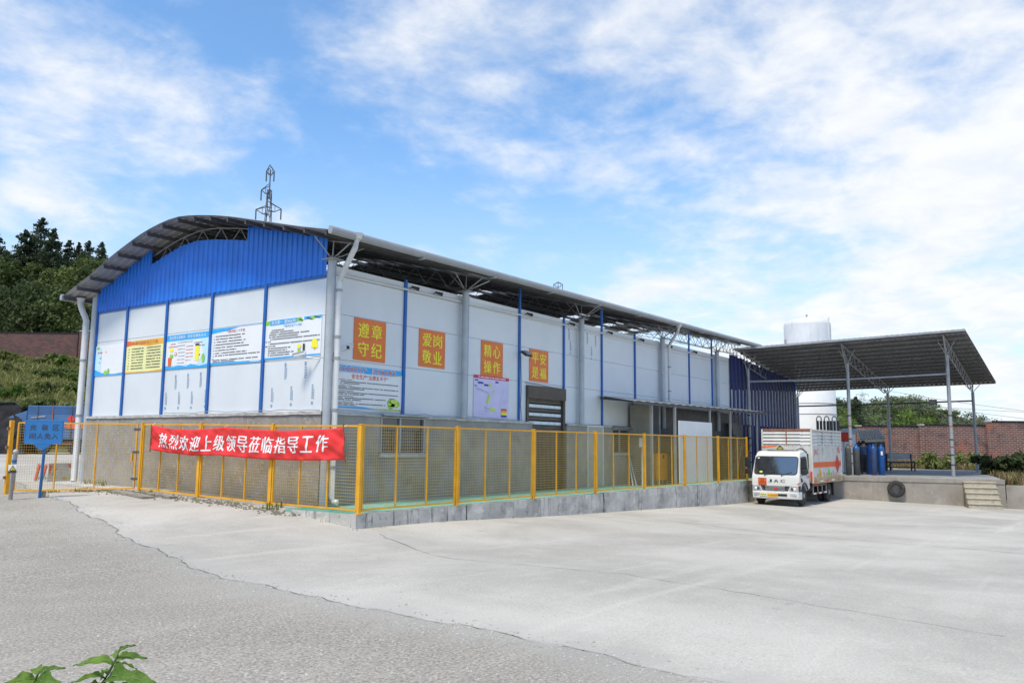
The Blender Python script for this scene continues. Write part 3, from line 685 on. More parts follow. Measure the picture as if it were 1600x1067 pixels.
# --- printed factory marks on wall panels
def panel_marks(parent, P, cells, w=.05, h=.42):
    mb = MB()
    for s, t, flip in cells:
        n = 14; ring = [P(s+.035*math.cos(2*math.pi*k/n), t+(h*.5 if flip else -h*.5)+.035*math.sin(2*math.pi*k/n)) for k in range(n)]; ri = [P(s+.02*math.cos(2*math.pi*k/n), t+(h*.5 if flip else -h*.5)+.02*math.sin(2*math.pi*k/n)) for k in range(n)]
        mb.add(ring+ri, [(k, (k+1)%n, n+(k+1)%n, n+k) for k in range(n)])
        for q in range(6):
            z0 = t-h*.36+q*.058+(.0 if flip else .05); 
            for e in range(2):
                a = s-.026+e*.034; mb.add([P(a, z0), P(a+.014, z0), P(a+.014, z0+.036), P(a, z0+.036)], [(0,1,2,3)])
            mb.add([P(s-.02, z0+.014), P(s+.022, z0+.014), P(s+.022, z0+.023), P(s-.02, z0+.023)], [(0,1,2,3)])
        mb.add([P(s+.045, t-h*.3), P(s+.056, t-h*.3), P(s+.056, t+h*.3), P(s+.045, t+h*.3)], [(0,1,2,3)])
    mb.build('factory_print', 'blueink', parent, fixn=False)
PG = lambda s, t: (-.006, -s, t)
panel_marks(wh, PG, [(-5.98,3.32,1),(-5.40,3.33,1),(-4.82,3.34,1),(-6.40,2.86,0),(-5.78,2.86,0),(-5.18,2.86,0),(-4.56,2.88,0)])
panel_marks(wh, PG, [(-1.35,3.42,1),(-.62,3.42,1),(-1.82,2.84,0),(-1.10,2.86,0),(-.34,2.88,0)])
PLm = lambda s, t: (s, -.006, t)
panel_marks(wh, PLm, [(10.95,5.5,1),(11.05,5.1,0),(12.2,5.5,1),(12.8,5.45,1),(12.5,5.05,0)])
# ------------------------------------------------------------------ boards and signs on the walls
class Board:
    def __init__(s, name, label, cat, frame, s0, s1, t0, t1, bgm, group=None, off=.012, tl=0, tr=0, bl=0, br=0):
        s.frame = frame; s.off = off; s.s0, s.s1, s.t0, s.t1 = s0, s1, t0, t1; s.e = (bl, br, tr, tl)
        q = [s.P(u, v, o) for o in (0, off) for u, v in ((0,0),(1,0),(1,1),(0,1))]
        mb = MB(); mb.add(q, [(3,2,1,0),(4,5,6,7),(0,1,5,4),(1,2,6,5),(2,3,7,6),(3,0,4,7)])
        s.ob = mb.build(name, bgm, label=label, cat=cat, group=group); s.k = 1
    def P(s, u, v, o=None):
        bl, br, tr, tl = s.e; a = s.s0+(s.s1-s.s0)*u
        dt = (bl*(1-u)+br*u)*(1-v)+(tl*(1-u)+tr*u)*v
        t = s.t0+(s.t1-s.t0)*v+dt; o = s.off if o is None else o
        return (-.004-o, -a, t) if s.frame == 'G' else (a, -.004-o, t)
    def layer(s, name, mat, polys=(), texts=(), lines=()):
        s.k += 1; o = s.off+.0012*s.k; mb = MB(); P = lambda u, v: s.P(u, v, o)
        for pl in polys: mb.add([P(*q) for q in pl], [tuple(range(len(pl)))])
        for body, x0, x1, y0, y1, bold in texts: put_text(mb, body, P, x0, x1, y0, y1, bold)
        for x0, x1, y, h in lines:
            x = x0
            while x < x1:
                w = random.uniform(.006, .013)
                if random.random() < .93: mb.add([P(x, y), P(min(x1, x+w), y), P(min(x1, x+w), y+h), P(x, y+h)], [(0,1,2,3)])
                x += w+.0035
        return mb.build(name, mat, s.ob, fixn=False, kind='stuff' if lines and len(mb.f)>8 else None)
rect = lambda a, b, c, d: [(a, c), (b, c), (b, d), (a, d)]
def disc(x, y, rx, ry, n=14): return [(x+rx*math.cos(2*math.pi*k/n), y+ry*math.sin(2*math.pi*k/n)) for k in range(n)]
# four orange slogan boards
for (a, b, t0, t1, l1, l2, lab) in ((.92, 2.02, 3.765, 4.80, '遵章', '守纪', 'orange slogan board nearest the building corner, yellow characters 遵章守纪'),
        (3.28, 4.36, 3.80, 4.815, '爱岗', '敬业', 'orange slogan board between first two blue posts, yellow characters 爱岗敬业'),
        (6.0, 7.09, 3.74, 4.80, '精心', '操作', 'orange slogan board above the lilac map board, yellow characters 精心操作'),
        (8.53, 9.64, 3.77, 4.80, '平安', '是福', 'orange slogan board above the roller shutter, yellow characters 平安是福')):
    B = Board('slogan_board', lab, 'sign', 'L', a, b, t0, t1, 'orange', 'orange slogan boards on the long wall')
    B.layer('lettering', 'lemon', texts=[(l1[0], .13, .46, .55, .90, .022), (l1[1], .54, .87, .55, .90, .022), (l2[0], .13, .46, .10, .45, .022), (l2[1], .54, .87, .10, .45, .022)])
# white and blue safety board by the downpipe
B = Board('notice_board', 'white safety notice with blue header and green map, right of the corner downpipe', 'notice board', 'L', .36, 2.68, 2.58, 3.60, 'paper', 'safety notice boards on the walls')
B.layer('header', 'sky_blue', [[(0,.84),(.86,.84),(1,.90),(1,1),(0,1)], [(0,0),(.62,0),(.40,.045),(0,.035)]])
B.layer('header_edge', 'limeink', [[(.78,.83),(1,.865),(1,.895),(.84,.845)], [(.62,0),(1,0),(1,.035),(.5,.02)]])
B.layer('title_outline', 'white', texts=[('安全规范生产', .055, .445, .845, .985, .045), ('防范事故发生', .525, .90, .845, .985, .045)])
B.layer('title', 'redink', texts=[('安全规范生产', .06, .44, .855, .975, .01), ('防范事故发生', .53, .895, .855, .975, .01), ('安全生产“五想五不干”', .23, .77, .70, .815, .018)])
ln = []; y = .655
for q in range(5):
    ln += [(.06, .26, y, .013)]; ln += [(.05 if q else .08, .93 if q < 3 else .74, y-.045, .02), (.02, .30+.25*random.random(), y-.085, .02)]; y -= .128
B.layer('small_print', 'ink', lines=ln)
B.layer('map_picture', 'greenink', [disc(.84, .19, .075, .10), disc(.90, .16, .06, .09), disc(.82, .12, .05, .09)])
B.layer('map_spots', 'limeink', [disc(.87, .22, .055, .06), disc(.80, .15, .03, .03), disc(.91, .13, .03, .04)]); B.layer('map_caption', 'ink', texts=[], lines=[(.80, .88, .27, .018)])
# lilac map
B = Board('map_board', 'lilac site map with crimson header bar left of the roller shutter', 'map board', 'L', 5.67, 7.41, 2.52, 3.755, 'lilac', off=.016)
B.layer('header', 'crimson', [rect(0, 1, .925, 1)]); B.layer('title', 'white', lines=[(.12, .90, .948, .028)], texts=[])
B.layer('blue_blocks', 'navyink', [rect(.03,.11,.865,.895), rect(.11,.26,.80,.845), rect(.28,.40,.755,.80), rect(.60,.69,.85,.89), rect(.02,.08,.73,.755)])
B.layer('building_blocks', 'limeink', [rect(.41,.485,.745,.81), [(.33,.36),(.42,.36),(.48,.56),(.42,.56)], [(.43,.19),(.58,.15),(.60,.24),(.44,.25)], rect(.53,.575,.61,.67)])
B.layer('road_lines', 'greyink', [[(.05,.70),(.40,.60),(.40,.606),(.05,.706)], [(.05,.675),(.37,.585),(.37,.591),(.05,.681)], [(.37,.30),(.40,.60),(.406,.60),(.376,.30)], [(.32,.14),(.37,.30),(.376,.30),(.326,.14)], [(.72,.28),(.86,.75),(.863,.75),(.723,.28)]], lines=[(.31,.335,.20,.02),(.31,.335,.24,.02),(.38,.41,.14,.02),(.38,.41,.20,.02),(.80,.95,.42,.006),(.80,.95,.38,.006),(.10,.36,.08,.004),(.10,.36,.14,.004)])
B.layer('legend_red', 'redink', [rect(.77,.935,.19,.24)]); B.layer('legend_orange', 'amber', [rect(.77,.935,.14,.19)]); B.layer('legend_yellow', 'lemon', [rect(.77,.935,.085,.14)]); B.layer('legend_blue', 'navyink', [rect(.77,.935,.035,.085)])
# gable boards (s = -y)
grp = 'notice boards along the gable wall'
B = Board('notice_board', 'mostly blank white notice with pale blue wave, leftmost on the gable wall', 'notice board', 'G', -10.33, -8.72, 3.69, 4.62, 'paper', grp)
B.layer('wave', 'sky_blue', [[(0,0),(1,0),(1,.07),(.7,.04),(.45,.06),(.25,.10),(0,.22)]]); B.layer('side_tint', 'pale_blue', [[(0,.22),(.22,.12),(.22,.9),(0,.9)]])
B.layer('heading', 'redink', lines=[(.08,.24,.74,.05),(.36,.39,.75,.04)]); B.layer('small_print', 'greyink', lines=[(.14,.22,.56,.05),(.14,.19,.42,.04)])
B.layer('picture', 'greenink', [disc(.40,.09,.06,.08), disc(.50,.14,.04,.09), disc(.09,.92,.05,.05)])
B = Board('notice_board', 'yellow notice with orange header and two columns of text on the gable wall', 'notice board', 'G', -8.58, -6.62, 3.71, 4.65, 'paleyellow', grp)
B.layer('header', 'amber', [[(0,.83),(.25,.87),(.6,.80),(1,.83),(1,1),(0,1)], [(0,0),(1,0),(1,.05),(.5,.02),(0,.04)]]); B.layer('header_corner', 'orangepaint', [[(0,.84),(.22,.88),(.10,1),(0,1)]])
B.layer('title', 'redink', texts=[('气瓶充装安全二十条', .16, .84, .855, .965, .012)])
ln = []
for q in range(8):
    y = .73-q*.088; ln += [(.06,.09,y,.025),(.15,.47,y,.030),(.55,.92,y,.030)]
B.layer('small_print', 'ink', lines=ln)
B = Board('notice_board', 'sky blue notice with cartoon gas bottles in the middle of the gable wall', 'notice board', 'G', -6.50, -4.49, 3.72, 4.68, 'pale_blue', grp)
B.layer('paper_field', 'paper', [[(.0,.10),(.75,.10),(.88,.40),(.80,.79),(0,.79)]])
B.layer('header', 'sky_blue', [rect(0,1,.83,1), [(0,0),(1,0),(1,.10),(.8,.05),(.6,.12),(.5,.06),(.3,.11),(.2,.07),(0,.11)]])
B.layer('title', 'white', texts=[('安全警示连着你', .07, .44, .87, .965, .02), ('安全无事乐人人', .50, .92, .87, .965, .02)])
B.layer('red_lines', 'redink', lines=[(.10,.22,.72,.025),(.06,.27,.64,.025),(.47,.64,.62,.02),(.47,.64,.52,.02),(.47,.64,.42,.02),(.47,.64,.32,.02),(.47,.60,.22,.02)])
B.layer('small_print', 'greyink', lines=[(.28,.62,.75,.02)]+[(.28,.45,.66-.1*q,.02) for q in range(6)]+[(.66,.84,.70,.03),(.72,.90,.61,.03)])
B.layer('bottle_picture', 'lemon', [rect(.69,.78,.20,.62), disc(.13,.56,.05,.06)]); B.layer('bottle_cap', 'ink', [rect(.69,.78,.62,.68), disc(.795,.36,.012,.02)])
B.layer('orange_bottle', 'orangepaint', [[(.065,.10),(.14,.10),(.15,.34),(.06,.34)]]); B.layer('green_figure', 'greenink', [rect(.10,.18,.34,.43), disc(.88,.26,.035,.13)]); B.layer('round_sign', 'redink', [disc(.235,.44,.03,.05)]); B.layer('round_sign_face', 'paper', [disc(.235,.44,.02,.035)])
B = Board('notice_board', 'white notice with thin blue swoosh and red title, second from the corner column', 'notice board', 'G', -4.40, -2.27, 3.74, 4.71, 'paper', grp)
B.layer('wave', 'sky_blue', [[(0,.87),(.30,.91),(.55,.985),(1,.985),(1,1),(0,1)], [(0,0),(1,0),(1,.05),(0,.07)]])
B.layer('title', 'redink', texts=[('气瓶充装二十不准', .30, .66, .85, .93, .01)])
B.layer('small_print', 'ink', lines=[(.05,.07,.77-.077*q,.022) for q in range(8)]+[(.09,random.uniform(.5,.75),.77-.077*q,.026) for q in range(7)]+[(.09,.96,.77-.077*7+.01,.026),(.03,.06,.155,.02),(.05,.93,.12,.026),(.05,.50,.075,.024)])
B.layer('caption', 'pale_blue', [rect(.78,.97,.02,.045)])
B = Board('notice_board', 'white notice with blue title bar and yellow bell beside the corner column', 'notice board', 'G', -2.17, -.10, 3.77, 4.75, 'paper', grp)
B.layer('header', 'sky_blue', [[(.09,.86),(.57,.88),(.57,1),(.09,.995)], [(0,0),(1,.02),(1,.06),(0,.05)], [(.70,.92),(1,.93),(1,1),(.70,1)]]); B.layer('ribbon', 'greenink', [[(0,.88),(.09,.88),(.09,.99),(0,.99)], [(.57,.90),(.68,.88),(.66,1),(.57,1)], [(.78,.93),(.86,.90),(.92,.97),(.84,1)]])
B.layer('ribbon_dark', 'ink', [[(.60,.94),(.68,.90),(.69,.92),(.62,.97)], [(.74,.95),(.84,.90),(.85,.92),(.76,.98)], [(.86,.97),(.97,.92),(.98,.94),(.88,.99)]])
B.layer('title', 'white', texts=[('安全第一', .12, .32, .885, .975, .03), ('警钟长鸣', .35, .55, .885, .975, .03)]); B.layer('subtitle', 'sky_blue', texts=[('气瓶安全生产十须知', .34, .66, .79, .855, .01)])
ln = [(.12,.36,.73,.022)]; y = .675
for q, (a, b) in enumerate(((.1,.52),(.08,.80),(.08,.62),(.08,.98),(.02,.12),(.08,.98),(.02,.2),(.07,.48),(.07,.42),(.07,.54),(.07,.46))): ln.append((a, b, y, .024)); y -= .058
B.layer('small_print', 'ink', lines=ln)
B.layer('bell', 'lemon', [[(.84,.22),(.96,.20),(.94,.38),(.91,.45),(.88,.44),(.855,.38)]]); B.layer('bell_clapper', 'amber', [disc(.90,.20,.02,.03)]); B.layer('helmet', 'lemon', [disc(.635,.28,.035,.05)]); B.layer('figure', 'greenink', [rect(.61,.66,.10,.21)]); B.layer('black_bar', 'ink', [rect(.70,.735,.10,.33)])

# ------------------------------------------------------------------ lamps, cameras, boxes on the wall
fl = thing('flood_light', 'black flood lamp on a bracket over the wall between two orange boards', 'flood light', (7.98, -.1, 4.5))
h = Matrix.Rotation(R(35), 4, 'X'); q = Vector((7.98, -.27, 4.56))
def rb(mb, x0,x1,y0,y1,z0,z1):
    n = len(mb.v); mb.box(x0,x1,y0,y1,z0,z1); mb.v[n:] = [tuple(q+(h@Vector(v))) for v in mb.v[n:]]; return mb
rb(MB(), -.17,.17,-.12,.12,-.03,.04).build('lamp_housing', 'black', fl, bevel=.015); rb(MB(), -.145,.145,-.10,.10,-.038,-.031).build('lens', 'chrome', fl)
rb(MB(), -.12,.12,-.10,.08,.04,.08).build('heat_sink', 'steel', fl)
MB().tube([(7.97,-.06,4.62),(7.86,-.2,4.62),(7.80,-.27,4.55)], .018, 6).build('arm', 'steel_dark', fl)
def cctv(x, y, z, dx, dy, label, wallmount):
    t = thing('security_camera', label, 'security camera', (x, y, z), group='wall cameras near the corner')
    d = Vector((dx, dy, -.25)).normalized(); a = Vector((x, y, z)); 
    MB().bar(a-d*.14, a+d*.16, .085, .085).build('camera_body', 'pvc', t, bevel=.012); MB().bar(a-d*.1+Vector((0,0,.052)), a+d*.2+Vector((0,0,.052)), .11, .012).build('sun_shield', 'pvc', t)
    MB().bar(a+d*.16, a+d*.168, .07, .07).build('lens', 'black', t); MB().tube([wallmount, a-d*.05-Vector((0,0,.06))], .016, 6).build('arm', 'pvc', t)
cctv(.56, -.28, 4.02, -.9, -.5, 'white bullet camera left of the first orange slogan board', (.40,-.01,3.90)); cctv(-.28, .50, 3.80, -.5, .85, 'white bullet camera under the bell notice near the corner column', (-.01,.12,3.70))
wb = MB().box(.18, .34, -.07, -.005, 3.68, 4.02).build('router_box', 'pvc', label='small white plastic box above the white safety notice', cat='junction box', bevel=.01)
MB().box(.22, .30, -.074, -.071, 3.76, 3.86).build('box_cover', 'greyink', wb); MB().tube([(.24,-.04,3.70),(.32,-.06,3.62),(.44,-.05,3.64)], .012, 6).build('cable_loop', 'black', wb)
for k, (x, lab) in enumerate(((2.82,'at the first blue post from the corner'),(3.78,'before the first wall column'),(8.2,'above the flood lamp'),(10.79,'above the roller shutter'),(13.5,'at the fifth blue post'),(16.1,'at the sixth blue post'),(18.75,'beside the far downpipe'),(21.4,'on the last panels before the canopy'))):
    z = 5.78+.006*x; t = thing('spot_lamp', 'small black lamp on the wall pipe '+lab, 'wall lamp', (x, -.1, z), group='small lamps along the pipe')
    MB().tube([(x, -.05, z+.03), (x+.02, -.16, z+.05)], .016, 6).build('arm', 'black', t); MB().tube([(x-.02,-.14,z+.055),(x+.17,-.22,z+.01)], [.03,.055], 8).build('lamp_head', 'black', t)

# ------------------------------------------------------------------ yellow mesh fences
def fence_panel(parent, a, b, zb, zt, nb=2, mesh=.066, name='mesh_panel', off=(0,0)):
    a = Vector((a[0], a[1], 0)); b = Vector((b[0], b[1], 0)); L = (b-a).length; d = (b-a)/L
    za, zbb = zb; ta, tb = zt
    def Q(u, v): return a+d*(L*u)+Vector((0, 0, (za+(zbb-za)*u)*(1-v)+(ta+(tb-ta)*u)*v))
    fr = MB(); w = .042
    for u in (0, 1): fr.bar(Q(u, 0), Q(u, 1), w, w*.8, up=d)
    for v in (0, 1): fr.bar(Q(0, v), Q(1, v), w*.8, w*.9)
    o = fr.build(name, 'yellow', parent)
    for k in range(nb):
        u = (k+1)/(nb+1); MB().bar(Q(u, 0.005), Q(u, .995), .034, .03, up=d).build('bar', 'yellow', o)
    wm = MB(); n = int(L/mesh); r = .0031
    for k in range(1, n): wm.tube([Q(k/n, 0), Q(k/n, 1)], r, 3, cap=False)
    H = ta-za; n = int(H/mesh)
    nx = Vector((d.y, -d.x, 0))*.006
    for k in range(1, n): wm.tube([Q(0, k/n)+nx, Q(1, k/n)+nx], r, 3, cap=False)
    wm.build('wire_mesh', 'wire', o, kind='stuff', fixn=False)
    return o
def post(parent, x, y, z0, z1, w=.075, name='post'):
    o = MB().box(x-w/2, x+w/2, y-w/2, y+w/2, z0, z1).build(name, 'yellow', parent, bevel=.006)
    MB().box(x-w/2-.006, x+w/2+.006, y-w/2-.006, y+w/2+.006, z1, z1+.02).build('post_cap', 'yellow', o, bevel=.005)
    MB().box(x-.09, x+.09, y-.09, y+.09, z0-.0, z0+.008).build('base_plate', 'yellow', o)
    return o
FX = -.82; FY = -2.17
f1 = thing('long_mesh_fence', 'long yellow wire mesh fence standing on the kerb along the yard', 'fence', (FX, FY, .3), group='yellow mesh fences')
PXF = [FX, 2.34, 5.60, 8.98, 12.28, 15.60, 18.9, 22.2]
for i, x in enumerate(PXF):
    if i: post(f1, x, FY, .304, 2.15)
    else: post(f1, x, FY, .304, 2.12)
for a, b in zip(PXF[:-1], PXF[1:]): fence_panel(f1, (a+.075, FY), (b-.075, FY), (.38, .38), (2.12, 2.12))
f2 = thing('gable_mesh_fence', 'short yellow wire mesh fence behind the red banner in front of the gable', 'fence', (FX, 2, .3), group='yellow mesh fences')
PYF = [FY, .66, 3.42, 6.05]; ZB = [.30, .315, .37, .43]; ZT = [2.12, 2.14, 2.18, 2.20]
for i in (1, 2, 3): post(f2, FX, PYF[i], ZB[i]-.05, ZT[i]+.01)
for i in range(3): fence_panel(f2, (FX, PYF[i]+.07), (FX, PYF[i+1]-.07), (ZB[i]+.07, ZB[i+1]+.07), (ZT[i]-.02, ZT[i+1]-.02))
gt = thing('yellow_gate', 'yellow wire mesh gate standing ajar between the banner fence and the left post', 'gate', (FX, 6.2, .4))
g1 = (FX-.05, 6.22); g2 = (-2.62, 9.02)
fence_panel(gt, g1, g2, (.50, .40), (2.19, 2.20), 2, name='gate_leaf')
for z in (.75, 1.45, 2.05): MB().bar((FX-.0, 6.10, z), (FX-.09, 6.30, z), .05, .06).build('hinge', 'steel_dark', gt)
MB().bar((FX-.12,6.28,1.2),(FX-.12,6.28,1.42),.04,.06).build('lock_box', 'yellow', gt)
gp = thing('gate_post', 'yellow steel post at the far left end of the gate', 'post', (-2.72, 9.18, .2))
MB().box(-2.78, -2.68, 9.13, 9.23, .1, 2.26).build('post', 'yellow', gp, bevel=.008)
for z in (.7, 1.5, 2.0): MB().box(-2.84, -2.78, 9.14, 9.2, z, z+.08).build('hinge_lug', 'rust', gp)
# leaning grey bollard with warning plate next to the gate post
c0 = at(17, 766, 19.95); c1 = at(24.5, 706, 19.85)
wp = thing('warning_stake', 'grey leaning stake with small triangle warning plate at the gate post', 'warning sign', (c0.x, c0.y, gz(c0.x, c0.y)))
MB().tube([(c0.x,c0.y,gz(c0.x,c0.y)-.05), tuple(c1)], .05, 10).build('stake', 'steel', wp, smooth=40); MB().lathe([(0,.07),(.05,.05),(.065,0),(.05,-.04),(0,-.05)], tuple(c1), 12).build('stake_cap', 'column', wp, smooth=True)
MB().tube([at(22.6,718,19.85), at(22.2,722,19.85)], .056, 10).build('blue_band', 'signblue', wp)
def cpl(px, py, d): return at(px, py, d)
def face_plate(pxs, pys, d, mat, parent, name, th=.012):
    q = [cpl(x, y, d) for x, y in zip(pxs, pys)]; n = (q[1]-q[0]).cross(q[-1]-q[0]).normalized()*th
    if n.dot(CAM-q[0]) < 0: n = -n
    m = MB().prism(list(range(len(q))), lambda i, s: q[i]+n*s, 0, 1); return m.build(name, mat, parent)
face_plate((13.5,26.2,26.0,13.0), (726,725,738.5,739), 19.78, 'white', wp, 'warning_plate'); face_plate((14.5,25.2,20.2), (735,735,727), 19.76, 'ink', wp, 'triangle'); face_plate((16.6,23.4,20.2), (734.1,734.1,729.2), 19.74, 'lemon', wp, 'triangle_face'); face_plate((19.6,20.8,20.2),(733.5,733.5,730.4),19.725,'ink',wp,'bolt_mark')
face_plate((13.0,26.0,25.8,12.9), (735.6,735.4,738.5,739), 19.75, 'ink', wp, 'caption_bar')
# blue entrance sign on a post
b0 = at(62, 772, 20.25); 
bs = thing('entrance_sign', 'blue sign on a single post in front of the gate reading 充装区 闲人免入', 'sign', (b0.x, b0.y, gz(b0.x, b0.y)))
ux = RT.copy(); ux.z = 0; ux.normalize(); bc = at(68.5, 675, 20.0); fwd = Vector((ux.y, -ux.x, 0)); fwd = fwd if fwd.dot(CAM-bc) > 0 else -fwd
HWd = .455; HH = .272
def SP(u, v, o=0): return bc+ux*u+Vector((0,0,1))*v+fwd*o
mb = MB(); pl = [(-HWd,-HH),(-.25,-HH),(-.08,-HH-.15),(.02,-HH-.15),(.26,-HH),(HWd,-HH),(HWd,HH),(-HWd,HH)]
mb.prism(pl, lambda p, s: SP(p[0], p[1], s), -.01, .012).build('sign_plate', 'signblue', bs)
mb = MB()
for a, b in (((-HWd,-HH),(HWd,-HH)),((HWd,-HH),(HWd,HH)),((HWd,HH),(-HWd,HH)),((-HWd,HH),(-HWd,-HH))): mb.bar(SP(*a), SP(*b), .03, .035)
mb.build('sign_frame', 'signblue', bs, bevel=.004)
mb = MB(); PS = lambda u, v: SP(u, v, .016)
for ch, x in (('充',-.34),('装',-.055),('区',.22)): put_text(mb, ch, PS, x, x+.155, .045, .185, .02)
for ch, x in (('闲',-.34),('人',-.155),('免',.03),('入',.205)): put_text(mb, ch, PS, x, x+.155, -.165, -.025, .02)
mb.build('lettering', 'ink', bs)
p0 = Vector((b0.x, b0.y, gz(b0.x, b0.y))); MB().tube([p0-Vector((0,0,.1)), SP(.03,-HH-.1,-.03), SP(.06,HH-.05,-.035)], .035, 10).build('post', 'signblue', bs, smooth=40)
MB().bar(p0+ux*.10-Vector((0,0,.05)), p0+ux*.10+Vector((0,0,.17)), .07, .07).build('old_stub', 'wood', bs)
# red banner tied on the fence
YA, YB = 5.40, -1.80
def ban(u, v):
    y = YA+(YB-YA)*u; top = np.interp(u, [0,.02,.1,.25,.43,.55,.75,.9,1], [2.15,2.135,2.07,2.03,2.09,2.04,2.00,2.03,2.065]); bot = np.interp(u, [0,.1,.25,.4,.55,.7,.85,1], [1.53,1.46,1.40,1.425,1.375,1.355,1.36,1.395])
    z = bot+(top-bot)*v
    x = -.945-.014*math.sin(u*23+v*3)-.014*math.sin(u*61-v*9)*(1-.6*v)-.024*math.sin(v*math.pi)*math.sin(u*9.5)-.020*math.sin((u*14+v*2.6)*3.1)*(abs(u-.5)*1.8)-.009*math.sin(u*118+v*21)*(.4+abs(u-.5))-.016*math.sin(v*7.5-abs(((u*2.33)%1)-.5)*9)*(1-v)
    return Vector((x, y, z))
bn = MB().grid(ban, 220, 16).build('welcome_banner', 'red_cloth', smooth=True, label='long red cloth banner with white characters tied across the yellow fence', cat='banner')
so_ = bn.modifiers.new('thickness', 'SOLIDIFY'); so_.thickness = .003
mb = MB(); txt = '热烈欢迎上级领导莅临指导工作'; n = len(txt)
cs = [.077+i*(.905-.077)/(n-1) for i in range(n)]
for i, ch in enumerate(txt):
    hw = .0265; c = cs[i]; dy = np.interp(c, [0,.5,1], [.0,.0,.0]); hh = np.interp(c, [0, 1], [.30, .265])
    vc = np.interp(c, [.05,.2,.4,.6,.8,.95], [.47,.45,.45,.48,.52,.55])
    put_text(mb, ch, lambda u, v: ban(u, v)+Vector((-.006, 0, 0)), c-hw, c+hw, vc-hh, vc+hh, .030, shear=.006, fine=.10)
mb.build('lettering', 'white', bn, fixn=False)
for u in (0, 1):
    a, b = ban(u, 0), ban(u, 1); MB().tube([a-Vector((.004,0,.07)), b+Vector((-.004,0,.09 if u else .02))], .014, 6).build('end_rod', 'rust', bn)
for u, v in ((0,1),(1,1),(.43,1),(1,0),(0,0)):
    a = ban(u, v); MB().tube([a, (FX-.02, a.y+.03, a.z+.06)], .005, 4).build('tie_cord', 'white', bn)
# ------------------------------------------------------------------ things by the gate, annex
blk = thing('concrete_block', 'pale concrete block with red painted stripes behind the yellow gate', 'concrete block', (.35, 12.7, gz(.3, 12.7)))
b = MB(); bz = gz(.3, 12.6); pts = [(-.32,12.15),(.42,12.15),(.42,13.0),(-.32,13.0)]
b.prism(pts, lambda p, s: (p[0]*(1-.06*s)+(.02*s), 12.5+(p[1]-12.5)*(1-.06*s), bz-.05+s*.62), 0, 1); b.build('block_body', 'kerb', blk, bevel=.02)
b = MB()
for a, c in ((12.95,12.80),(12.55,12.35)): b.add([(-.336,a,bz+.02),(-.336,a-.14,bz+.02),(-.312,c-.14,bz+.52),(-.312,c,bz+.52)], [(0,1,2,3)])
b.add([(-.28,12.142,bz+.5),(-.16,12.142,bz+.5),(-.26,12.135,bz+.18)], [(0,1,2)]); b.add([(.30,12.145,bz+.52),(.40,12.145,bz+.52),(.40,12.14,bz+.40),(.33,12.142,bz+.44)], [(0,1,2,3)])
b.build('red_stripe', 'redpaint', blk, fixn=False)
for k, (a, c, w) in enumerate((((-1.75,4.0),(-1.35,6.2),.28),((-1.35,3.6),(-1.15,5.4),.2))):
    m = MB(); za = gz(*a)+.03; zc = gz(*c)+.03; m.bar((a[0],a[1],za),(c[0],c[1],zc),w,.05); m.build('plank', 'wood', label=('wider' if k == 0 else 'narrower')+' weathered plank lying on the ground before the gable fence', cat='plank', bevel=.006, group='planks on the ground')
lt = MB()
for _ in range(900):
    y = random.uniform(-.6, 8.6); x = random.gauss(-1.15-.02*y, .22); s = random.uniform(.008, .045)
    if x > -.92: continue
    z = gz(x, y); lt.add([(x-s,y-s*random.random(),z),(x+s*random.random(),y-s,z),(x+s,y+s,z),(x-s*random.random(),y+s,z),(x,y,z+s*.9)], [(0,1,4),(1,2,4),(2,3,4),(3,0,4)])
lt.build('rubble_litter', 'moss', kind='stuff', label='soil and rubble crumbs along the foot of the gable fence', org=(0,0,0), fixn=False)
wd = MB()
def tuft(mb, x, y, z, n, h, s):
    for _ in range(n):
        a = random.uniform(0, 6.28); l = random.uniform(.4, 1)*h; q = Vector((math.cos(a), math.sin(a), 0)); r = Vector((-q.y, q.x, 0)); p = Vector((x+random.uniform(-s, s), y+random.uniform(-s, s), z))
        w = .012*h/.2; b1 = random.uniform(.15, .7)
        mb.add([p-r*w, p+r*w, p+q*l*b1*.45+Vector((0,0,l*.6))+r*w*.7, p+q*l*b1*.45+Vector((0,0,l*.6))-r*w*.7, p+q*l*b1+Vector((0,0,l*.85))], [(0,1,2,3),(3,2,4)])
for x, y, n, h in ((-1.0,.35,26,.26),(-1.05,1.9,14,.14),(-1.15,5.0,40,.16),(-1.3,4.4,30,.12),(-1.4,6.3,26,.14),(-.99,-1.4,10,.10),(-1.6,7.4,40,.16),(-2.0,8.2,30,.14),(-1.2,3.1,18,.1),(-.4,8.7,26,.22),(-.98,-2.3,6,.08),(-.3,9.6,30,.2),(.2,11.9,30,.15),(-.5,12.2,24,.14)): tuft(wd, x, y, max(gz(x, y), apron_z(y)*(x > -.9)), n, h, .18)
for _ in range(20): x = random.uniform(-.9, 20); tuft(wd, x, -2.33, gz(x, -2.33), 5, .07, .06)
wd.build('weeds', 'grass_mid', kind='stuff', label='small green weeds along the fence foot and kerb', org=(0,0,0), fixn=False)

